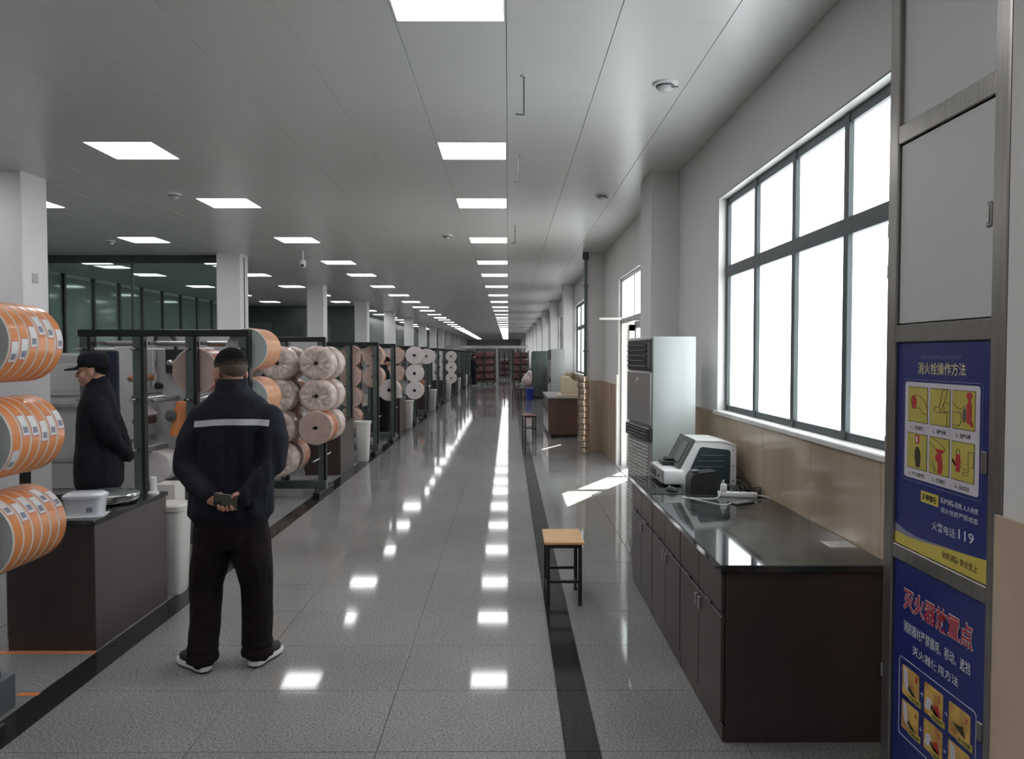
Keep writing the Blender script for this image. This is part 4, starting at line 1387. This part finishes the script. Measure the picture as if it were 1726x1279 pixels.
# ---- label printing machines behind the racks: upright panel with overhung rollers facing the aisle end
def machine(loc, label):
    t = thing('label_machine', label, 'machine', loc, 0, 'label machines behind the racks')
    MB().box(-1.13, .0, 0, .10, .35, 1.92, .006).build('upright_panel', M['machine'], t)
    MB().box(-1.10, -.05, -.02, .50, 0, .35, .01).build('base_frame', M['machined'], t)
    MB().box(-1.05, -.15, .10, .48, .35, 1.5, .01).build('rear_housing', M['machine'], t)
    roll_list = [  # x, z, r, length, material
        (-.98, 1.455, .035, .55, 'copper'), (-.60, 1.62, .03, .5, 'chrome'), (-.92, 1.27, .024, .62, 'chrome'), (-.72, 1.235, .030, .62, 'alu'),
        (-1.0, .80, .026, .62, 'chrome'), (-.86, .70, .030, .6, 'alu'), (-1.0, .995, .045, .4, 'brownroll'), (-.38, 1.58, .04, .5, 'chrome'),
        (-.35, 1.12, .04, .5, 'chrome'), (-.62, 1.06, .06, .45, 'machined')]
    for x, z, r, l, m in roll_list:
        mm = M.get(m) or mat('dark_brown_roller', (.16, .075, .05), .5)
        o = MB().lathe([(0, -l), (r * .5, -l), (r, -l + .012), (r, -.02), (r * .7, 0)], (x, 0, z), 'y', 18).build('roller', mm, t)
        MB().cyl((x, -l - .02, z), (x, -l, z), r * .35, n=10).build('shaft_end', M['machined'], o)
    MB().box(-.82, -.64, -.09, 0, 1.50, 1.76, .006).build('control_box', M['black'], t)
    MB().tube(smooth_path([(-.72, -.05, 1.76), (-.74, -.05, 1.88), (-.84, -.05, 1.94), (-.94, -.05, 1.88), (-.95, -.05, 1.5)]), .020, 8).build('hose', M['black'], t)
    MB().tube([(-.95, -.06, 1.85), (-.95, -.06, 1.35)], .028, 10).build('air_cylinder', M['chrome'], t)
    for x, z in ((-.90, 1.36), (-.62, 1.38), (-1.05, 1.12)):
        MB().lathe([(0, -.12), (.035, -.115), (.04, -.08), (.02, -.06), (.02, 0)], (x, 0, z), 'y', 16).build('knob', M['black'], t)
    MB().prism([(-.64, .86), (-.60, .84), (-.52, 1.20), (-.56, 1.21)], 'y', -.42, -.12).build('orange_web', M['tape'], t)
    MB().prism([(-1.08, 1.22), (-.90, 1.05), (-.88, 1.07), (-1.06, 1.24)], 'y', -.40, -.15).build('white_web', M['whiteface'], t)
    MB().lathe([(0, -.42), (.16, -.42), (.165, -.40), (.165, -.12), (.16, -.10), (0, -.10)], (-.80, 0, .52), 'y', 32).build('waste_roll', M['whiteface'], t)
    MB().box(-.58, -.50, -.05, 0, .8, 1.9, .004).build('guide_rail', M['machined'], t)
    return t
machine((-2.92, 8.45, 0), 'light grey label machine with overhung rollers behind the second rack')
machine((-2.98, 12.25, 0), 'light grey label machine with overhung rollers beyond the wrapped rolls')
machine((-2.98, 20.3, 0), 'light grey label machine with overhung rollers beyond the large white rolls')
machine((-2.98, 26.2, 0), 'light grey label machine deep in the hall before the six far rolls')

# light grey machine cabinets seen left of the man with the cap
t = thing('machine_enclosure', 'light grey machine enclosure with handle bars behind the man in the cap', 'machine', (-6.0, 8.6, 0))
MB().box(0, 1.35, 0, .8, .12, 1.72, .01).build('housing', M['machine'], t)
MB().box(.05, 1.3, .05, .75, 0, .12).build('plinth', M['machined'], t)
for k in range(2):
    d = MB().box(.03 + .66 * k, .66 + .66 * k, -.02, 0, .2 + 0, 1.20, .006).build('lower_door', M['whitepanel'], t)
    MB().tube([(.08 + .66 * k, -.05, 1.13), (.60 + .66 * k, -.05, 1.13)], .016, 10).build('handle_bar', M['chrome'], d)
    d = MB().box(.03 + .66 * k, .66 + .66 * k, -.02, 0, 1.24, 1.70, .006).build('upper_door', M['machine'], t)
    MB().box(.12 + .66 * k, .55 + .66 * k, -.026, -.019, 1.30, 1.60, .004, m=None).build('viewing_window', M['whitepanel'], d)
MB().tube([(.0, -.30, .55), (1.35, -.30, .55)], .03, 12).build('feed_roller', M['chrome'], t)
for xx in (.02, 1.33):
    MB().box(xx - .015, xx + .015, -.32, .0, .50, .60, .003).build('roller_bracket', M['machined'], t)
t = thing('machine_monitor', 'dark navy monitor panel on a stand behind the man with the cap', 'monitor', (-3.93, 7.45, 0))
MB().box(-.15, .13, 0, .05, 1.18, 1.74, .01).build('monitor', mat('dark_navy_panel', (.016, .02, .045), .35), t)
MB().cyl((0, .03, .03), (0, .03, 1.2), .025, n=12).build('stand_pole', M['machined'], t)
MB().box(-.18, .18, -.12, .18, 0, .03, .005).build('stand_base', M['machined'], t)
t = thing('white_locker', 'white slatted locker behind the dark monitor panel', 'locker', (-4.62, 9.0, 0))
MB().box(0, .50, 0, .5, 0, 1.8, .008).build('body', M['white'], t)
for k in range(4):
    MB().box(.22, .47, -.012, 0, 1.30 + k * .09, 1.35 + k * .09, .003).build('slat', M['machined'], t)

# ---- far roll trolleys across the aisle
def trolley(x0, x1, y, label, hh=4):
    t = thing('roll_trolley', label, 'trolley', ((x0 + x1) / 2, y, 0), 0, 'trolleys of red-brown rolls at the far end')
    w = (x1 - x0) / 2
    for sx in (-1, 1):
        MB().box(sx * w - .03, sx * w + .03, -.25, .25, .12, 1.95, .004).build('end_frame', M['blackmetal'], t)
    MB().box(-.05, .05, -.30, -.26, .12, 1.9).build('center_post', M['blackmetal'], t)
    MB().box(-w, w, -.25, .25, .12, .17).build('deck', M['blackmetal'], t)
    for k in range(hh):
        z = .40 + .42 * k
        MB().lathe([(0, -w + .04), (.19, -w + .05), (.195, 0), (.19, w - .05), (0, w - .04)], (0, 0, z), 'x', 20).build('roll', M['redroll'], t)
    for sx in (-.8, -.27, .27, .8):
        MB().cyl((sx * w - .02, -.2, .06), (sx * w + .02, -.2, .06), .06, n=12).build('caster', M['black'], t)
        MB().cyl((sx * w - .02, .2, .06), (sx * w + .02, .2, .06), .06, n=12).build('caster', M['black'], t)
trolley(-2.0, -.75, 44, 'trolley of red-brown rolls left of the aisle centre at the far end')
trolley(.25, 1.15, 44.5, 'trolley of red-brown rolls right of the aisle centre at the far end')
trolley(-.60, .05, 52, 'smaller trolley of rolls between the two far trolleys', 3)
# ================================================================ people
def fold(me, amp, fx, fz, seed=0.0, zmin=-9, zmax=9):
    nr = [v.normal.copy() for v in me.vertices]
    for v, nv in zip(me.vertices, nr):
        c = v.co.copy()
        if zmin < c.z < zmax:
            n = noise.noise((c.x * fx + seed, c.y * fx * .6, c.z * fz)) + .5 * noise.noise((c.x * fx * 2.3 + seed, c.y * fx * 2, c.z * fz * 2.3))
            v.co = c + nv * (n * amp)

def add_head(b, H):
    def sp(c, r):
        b.sphere(H @ Vector(c), r, 18, 12, m=H.to_3x3())
    sp((0, -.012, .032), (.074, .094, .086))
    sp((0, .028, -.040), (.058, .060, .068))
    sp((0, .060, -.088), (.027, .024, .022))
    for s_ in (-1, 1):
        sp((s_ * .036, .050, -.030), (.028, .030, .034))
        sp((s_ * .079, -.004, -.012), (.013, .022, .034))
        sp((s_ * .030, .078, .020), (.024, .013, .009))
        sp((s_ * .012, .093, -.034), (.010, .010, .008))
    b.limb([H @ Vector((0, .086, .006)), H @ Vector((0, .104, -.028))], [.009, .013])
    sp((0, .084, -.058), (.022, .011, .007))
    sp((0, .081, -.068), (.020, .011, .008))

def hair_mesh(full):
    """scalp cap: two materials, longer top and shaved fade"""
    b = MB()
    nu, nv = 72, 48
    c0 = Vector((0, -.014, .036))
    rx, ry, rz_ = .0785, .0985, .0885
    grid = []
    for k in range(nv + 1):
        t_ = PI * k / nv * .80
        row = []
        for i in range(nu):
            a = 2 * PI * i / nu
            p = Vector((rx * math.sin(t_) * math.cos(a), ry * math.sin(t_) * math.sin(a), rz_ * math.cos(t_)))
            p *= 1 + .012 * noise.noise(p * 60)
            row.append(p + c0)
        grid.append(row)
    vs = {}
    def V(k, i):
        key = (k, i % nu) if k else (0, 0)
        if key not in vs:
            vs[key] = b.bm.verts.new(grid[key[0]][key[1]])
        return vs[key]
    for k in range(nv):
        for i in range(nu):
            q = [grid[k][i], grid[k][(i + 1) % nu], grid[k + 1][i], grid[k + 1][(i + 1) % nu]]
            c = sum(q, Vector()) / 4
            lim = -.058 + (c.y + .11) * .66
            if abs(c.x) > .055 and -.045 < c.y < .05:
                lim = max(lim, .022 if c.y > -.03 else lim)
            if c.z < lim:
                continue
            ids = [V(k, i), V(k, i + 1), V(k + 1, i + 1), V(k + 1, i)]
            ids = [v for n_, v in enumerate(ids) if v not in ids[:n_]]
            if len(ids) < 3:
                continue
            f = b.bm.faces.new(ids)
            zz = c.z + .006 * noise.noise(c * 30)
            f.material_index = 0 if (full or zz > .058) else 2 if zz > .043 else 3 if zz > .026 else 1
    me = b.mesh('hair', 180)
    me.materials.append(M['hair'])
    me.materials.append(M['fade'])
    me.materials.append(M['fade1'])
    me.materials.append(M['fade2'])
    return me

def shoe(parent, heel, ang):
    """ang: degrees of the toe direction from +y, positive to the left"""
    mt = Matrix.Translation(heel) @ Matrix.Rotation(R(ang), 4, 'Z')
    def outline(k, z, grow=0.0):
        pts = [(0, -.055), (.030, -.045), (.040, -.01), (.036, .05), (.044, .12), (.043, .165), (.028, .205), (0, .222), (-.030, .21), (-.046, .165), (-.046, .12), (-.037, .05), (-.040, -.01), (-.030, -.045)]
        return [mt @ Vector((x * (1 + grow) , y * (1 + grow * .3), z)) for x, y in pts]
    b = MB()
    b.skin_rings([b.ring(outline(0, .0, -.03)), b.ring(outline(0, .013, .05))])
    o = b.build('outsole', M['black'], parent)
    b = MB()
    b.skin_rings([b.ring(outline(0, .010, .04)), b.ring(outline(0, .024, .07)), b.ring(outline(0, .034, .0))])
    b.build('midsole', M['sole'], parent)
    b = MB()
    def sp(c, r):
        b.sphere(mt @ Vector(c), r, 14, 9, m=mt.to_3x3())
    sp((0, -.005, .055), (.036, .045, .050))
    sp((0, .06, .055), (.037, .07, .045))
    sp((0, .14, .045), (.041, .068, .034))
    b.limb([mt @ Vector((0, .0, .06)), mt @ Vector((0, -.005, .115))], [.036, .040])
    me = remesh(b, .006, 4, .5, 'shoe')
    o = link('shoe', me, M['shoe'], parent)
    lc = MB()
    for q in range(3):
        lc.tube([mt @ Vector((-.022, .06 + q * .025, .086 - q * .010)), mt @ Vector((0, .065 + q * .025, .097 - q * .011)), mt @ Vector((.022, .06 + q * .025, .086 - q * .010))], .003, 5)
    lc.build('laces', M['black'], o)

def person(label, loc, rz, scale=1.0, arms=None, yaw=0.0, nod=0.0, cx=0.0, lean=0.0, jm='navy', tm='maroon', cap=False, full_hair=False, feet=None, hem=.82, hands=None, face=False, group=None, voxel=.0075):
    H = Matrix.Translation((cx * .3 - .015, .03 + lean, 1.608)) @ Matrix.Rotation(R(yaw), 4, 'Z') @ Matrix.Rotation(R(nod), 4, 'X') @ Matrix.Scale(1.05, 4)
    b = MB()
    add_head(b, H)
    nk = H @ Vector((0, -.022, -.05))
    b.limb([nk, (cx * .5, -.012 + lean * .6, 1.50), (cx, -.012, 1.42)], [.056, .058, .07])
    b.rings_z([(.80, 0, 0, .13, .09), (1.0, 0, 0, .13, .09), (1.25, cx, 0, .15, .10), (1.40, cx, 0, .15, .09), (1.45, cx, 0, .09, .07)], 20)
    L_, R_ = arms
    for a in (L_, R_):
        b.limb([Vector(a[0]) + Vector((-.02 if a[0][0] > cx else .02, 0, -.05)), a[1], a[2]], [.042, .036, .028])
    fl, fr = feet
    for hip, f in (((-.085, 0, .80), fl), ((.085, 0, .80), fr)):
        knee = (hip[0] * .5 + f[0] * .5 + (-.015 if hip[0] < 0 else .015), .02 + f[1] * .5, .46)
        b.limb([hip, knee, (f[0], f[1], .09), (f[0], f[1], .07)], [.08, .055, .038, .036])
    parts = [remesh(b, .0065, 3, .5)]
    hb = MB()
    for ch in hands:
        hb.limb(*ch)
    parts.append(remesh(hb, .0032, 3, .5))
    body = link('person', join_meshes('person', parts), M['skin'], None, loc, rz)
    body.scale = (scale,) * 3
    tag(body, label, 'person', group)
    # jacket
    j = MB()
    j.rings_z([(hem - .02, 0, .0, .195, .135), (hem + .005, 0, 0, .205, .145), (hem + .03, 0, 0, .222, .160), (.93 if hem > .7 else hem + .1, 0, 0, .222, .158), (1.05, cx * .4, 0, .212, .150), (1.20, cx * .8, 0, .208, .146),
               (1.33, cx, -.002, .212, .138), (1.39, cx, -.006, .205, .124), (1.435, cx, -.008, .180, .110), (1.47, cx, -.008, .140, .098), (1.50, cx * .8, -.006, .100, .086), (1.525, cx * .6, lean * .5, .078, .080), (1.56, cx * .5, lean * .7, .074, .078), (1.565, cx * .5, lean * .7, .06, .065)], 36, 2.3)
    for a in (L_, R_):
        sh, el, wr_ = [Vector(p) for p in a]
        cuff = wr_ + (wr_ - el).normalized() * -.015
        mid = (sh + el) / 2 + Vector((.012 if sh.x > cx else -.012, 0, 0))
        j.limb([sh + Vector((-.012 if sh.x > cx else .012, 0, -.025)), mid, el, (el + cuff) / 2, cuff], [.078, .075, .067, .058, .046])
    jme = remesh(j, voxel, 14, .5, 'jacket')
    fold(jme, .013, 9, 3.2, 2.0)
    fold(jme, .008, 24, 4, 7.0, .84, 1.29)
    jk = link('jacket', jme, M[jm], body)
    # trousers
    p = MB()
    p.rings_z([(.66, 0, 0, .165, .115), (.72, 0, 0, .19, .135), (.82, 0, 0, .198, .142), (.93, 0, 0, .185, .130)], 30)
    for sg, f in ((-1, fl), (1, fr)):
        knee = (sg * .0425 + f[0] * .5 + sg * .022, .02 + f[1] * .5, .46)
        p.limb([(sg * .092, 0, .76), (sg * .098 + f[0] * .08, .005, .62), knee, (knee[0] * .35 + f[0] * .65, f[1] * .65 + .01, .25), (f[0], f[1], .125), (f[0], f[1], .085)], [.112, .106, .089, .081, .080, .078])
        p.lathe([(.06, .045), (.083, .05), (.088, .075), (.080, .105), (.086, .13), (.07, .15)], (f[0], f[1], 0), 'z', 20, cap=True)
    pme = remesh(p, voxel, 5, .5, 'trousers')
    fold(pme, .009, 11, 5, 5.0)
    link('trousers', pme, M[tm], body)
    shoe(body, Vector((fl[0], fl[1] - .01, 0)), fl[2])
    shoe(body, Vector((fr[0], fr[1] - .01, 0)), fr[2])
    def headpart(name, me, m):
        me.transform(H)
        return link(name, me, m, body)
    if cap:
        c = MB()
        c.lathe([(.083, .030), (.088, .045), (.090, .075), (.082, .108), (.055, .132), (0, .140)], (0, -.012, 0), 'z', 32)
        for v in c.bm.verts:
            v.co.y = (v.co.y + .012) * 1.16 - .012
        c.prism([(.070 * math.sin(R(a)), .078 + .100 * math.cos(R(a)) * (1 if abs(a) < 91 else 0)) for a in range(-90, 91, 15)], 'z', .030, .042)
        cm = c.mesh('cap', 50)
        for v in cm.vertices:
            if v.co.y > .09:
                v.co.z -= (v.co.x ** 2) * 3.0 + (v.co.y - .09) * .18
        cp = headpart('cap', cm, M['navyblack'])
        headpart('cap_button', MB().sphere((0, -.012, .140), .008, 10, 6).mesh('cap_button'), M['navyblack'])
    headpart('hair', hair_mesh(full_hair), None)
    if face:
        for s_ in (-1, 1):
            e = headpart('eye', MB().sphere((s_ * .031, .0785, .004), (.012, .008, .0065), 12, 8).mesh('eye'), M['eyewhite'])
            MB_ = MB().sphere((s_ * .031, .0850, .004), (.0055, .003, .0055), 10, 6).mesh('iris')
            headpart('iris', MB_, M['hair'])
            headpart('eyebrow', MB().limb([(s_ * .014, .093, .021), (s_ * .034, .089, .026), (s_ * .050, .076, .020)], [.0035, .0045, .003], 8).mesh('eyebrow'), M['hair'])
        headpart('lips', MB().sphere((0, .0925, -.0585), (.019, .006, .0035), 12, 6).sphere((0, .0915, -.0665), (.017, .006, .004), 12, 6).mesh('lips'), M['lip'])
    return body, jme, H

# ---- man standing with hands behind his back, phone in hand (seen from behind)
FO = (-1.50, 4.12, 0)
La = [(-.150, -.01, 1.385), (-.205, -.085, 1.105), (-.045, -.195, .960)]
Ra = [(.215, -.01, 1.390), (.258, -.085, 1.125), (.125, -.205, .955)]
hands = []
# right hand: palm open to the back, fingers curl up from below over the phone, thumb over its top edge
W_ = Vector(Ra[2])
hands.append(([(.135, -.200, .957), (.105, -.203, .955), (.075, -.200, .945)], [.026, .026, .024]))
hands.append(([(.105, -.203, .968), (.070, -.200, .960), (.045, -.198, .945)], [.020, .020, .018]))
for k, (fx, dz) in enumerate(((.100, .004), (.078, -.001), (.056, .0), (.036, .006))):
    hands.append(([(fx, -.205, .940), (fx - .004, -.226, .914 + dz), (fx - .006, -.247, .912 + dz), (fx - .008, -.252, .928 + dz)], [.0095, .0092, .0086, .0078]))
hands.append(([(.118, -.210, .972), (.117, -.232, .992), (.108, -.249, .990), (.098, -.253, .979)], [.012, .0105, .0095, .0085]))
# left hand: wraps the right wrist from behind
hands.append(([(-.040, -.195, .958), (-.010, -.190, .945), (.020, -.184, .935)], [.026, .026, .024]))
for k in range(4):
    hands.append(([(.020, -.184, .955 - k * .016), (.052, -.178, .956 - k * .017), (.075, -.176, .955 - k * .017), (.090, -.182, .954 - k * .017)], [.0095, .009, .0085, .0078]))
hands.append(([(-.01, -.20, .965), (.008, -.214, .986), (.030, -.222, .992)], [.011, .010, .0085]))
body, jme, HM = person('man in navy work jacket with reflective stripe, standing with hands behind his back', FO, 0, 1.0, (La, Ra), yaw=48, nod=-7, cx=.03,
                       feet=((-.150, -.03, 52), (.122, .05, -16)), hands=hands)
# reflective stripe laid onto the jacket back
bv = BVHTree.FromPolygons([v.co for v in jme.vertices], [p.vertices for p in jme.polygons])
sb = MB()
rg = []
N_ = 36
for i in range(N_ + 1):
    f = i / N_
    x = -.152 + f * .392
    zc = 1.335 + .012 * math.sin(PI * f) + .006 * f
    pts = []
    for dz in (-.016, .016):
        h = bv.ray_cast(Vector((x, -1.0, zc + dz)), Vector((0, 1, 0)))
        y = h[0].y if h[0] is not None else -.1
        pts.append((x, y, zc + dz))
    rg.append(sb.ring([(pts[0][0], pts[0][1] - .003, pts[0][2]), (pts[1][0], pts[1][1] - .003, pts[1][2]), (pts[1][0], pts[1][1] + .004, pts[1][2]), (pts[0][0], pts[0][1] + .004, pts[0][2])]))
sb.skin_rings(rg)
jk = [c for c in body.children if c.name.startswith('jacket')][0]
o = sb.build('reflective_stripe', M['reflect'], jk)
o['label'] = 'silver reflective stripe across the back'
# collar and phone
cl = MB()
cl.lathe([(.078, 1.50), (.088, 1.515), (.082, 1.545), (.078, 1.572), (.072, 1.572), (.072, 1.50)], (.012, .005, 0), 'z', 30)
cl.build('collar', M['navy'], jk)
ph = thing('smartphone', 'dark grey-green smartphone held behind the back by the man in the foreground', 'phone', (FO[0] + .062, FO[1] - .234, .953))
mt = Matrix.Rotation(R(8), 4, 'Y') @ Matrix.Rotation(R(6), 4, 'X')
MB().box(-.066, .056, -.0045, .0045, -.036, .037, .004, 2, m=mt).build('case', M['phone'], ph)
MB().box(-.062, -.024, -.0075, -.004, -.030, -.004, .002, m=mt).build('camera_block', M['black'], ph)
MB().box(-.064, .054, -.003, .003, .0365, .0385, .001, m=mt).build('metal_edge', M['alu'], ph)

# ---- man with the cap, seen from the side behind the nearest cabinet
La2 = [(-.170, -.01, 1.385), (-.200, -.110, 1.12), (.015, -.200, .95)]
Ra2 = [(.175, -.01, 1.385), (.210, -.100, 1.12), (.10, -.185, .96)]
h2 = []
h2.append(([(.020, -.200, .948), (.065, -.19, .94)], [.026, .025]))
h2.append(([(.10, -.185, .955), (.055, -.175, .945)], [.026, .025]))
for k in range(4):
    h2.append(([(.065, -.192, .958 - .014 * k), (.10, -.198, .957 - .015 * k), (.125, -.188, .955 - .015 * k)], [.0095, .009, .008]))
    h2.append(([(.055, -.172, .965 - .014 * k), (.02, -.166, .962 - .014 * k), (-.005, -.168, .958 - .014 * k)], [.0095, .009, .008]))
person('man in dark clothes and dark cap standing sideways behind the nearest brown cabinet', (-3.01, 5.62, 0), R(110), .985, (La2, Ra2), yaw=-4, nod=-4,
       jm='navyblack', tm='navyblack', cap=True, full_hair=True, feet=((-.10, 0, 12), (.10, .03, -12)), hands=h2, face=True, hem=.74)

# ---- worker behind the copper-rimmed rolls, looking down at his bench
La3 = [(-.170, .0, 1.385), (-.200, .08, 1.10), (-.10, .30, 1.00)]
Ra3 = [(.170, .0, 1.385), (.200, .08, 1.10), (.10, .30, 1.00)]
h3 = []
for s_ in (-1, 1):
    h3.append(([(s_ * .10, .30, 1.0), (s_ * .085, .36, .99)], [.027, .024]))
    for k in range(4):
        h3.append(([(s_ * (.07 + .014 * k), .37, .99), (s_ * (.068 + .014 * k), .41, .985), (s_ * (.066 + .014 * k), .43, .97)], [.0095, .009, .008]))
    h3.append(([(s_ * .065, .33, 1.0), (s_ * .045, .37, 1.0)], [.011, .009]))
person('worker in dark clothes looking down behind the rack with the single white roll', (-2.66, 16.25, 0), R(-62), .955, (La3, Ra3), yaw=-10, nod=-22,
       lean=.05, jm='navyblack', tm='navyblack', full_hair=True, feet=((-.10, 0, 10), (.10, .02, -10)), hands=h3, face=True, voxel=.011)
person('distant worker in dark blue clothes standing by the far white bins', (-1.95, 42.4, 0), R(-70), 1.0, (La3, Ra3), yaw=0, nod=-15,
       jm='navy', tm='navyblack', full_hair=True, feet=((-.10, 0, 10), (.10, .02, -10)), hands=h3, face=True, voxel=.014)
bpy.data.scenes.remove(TMP)
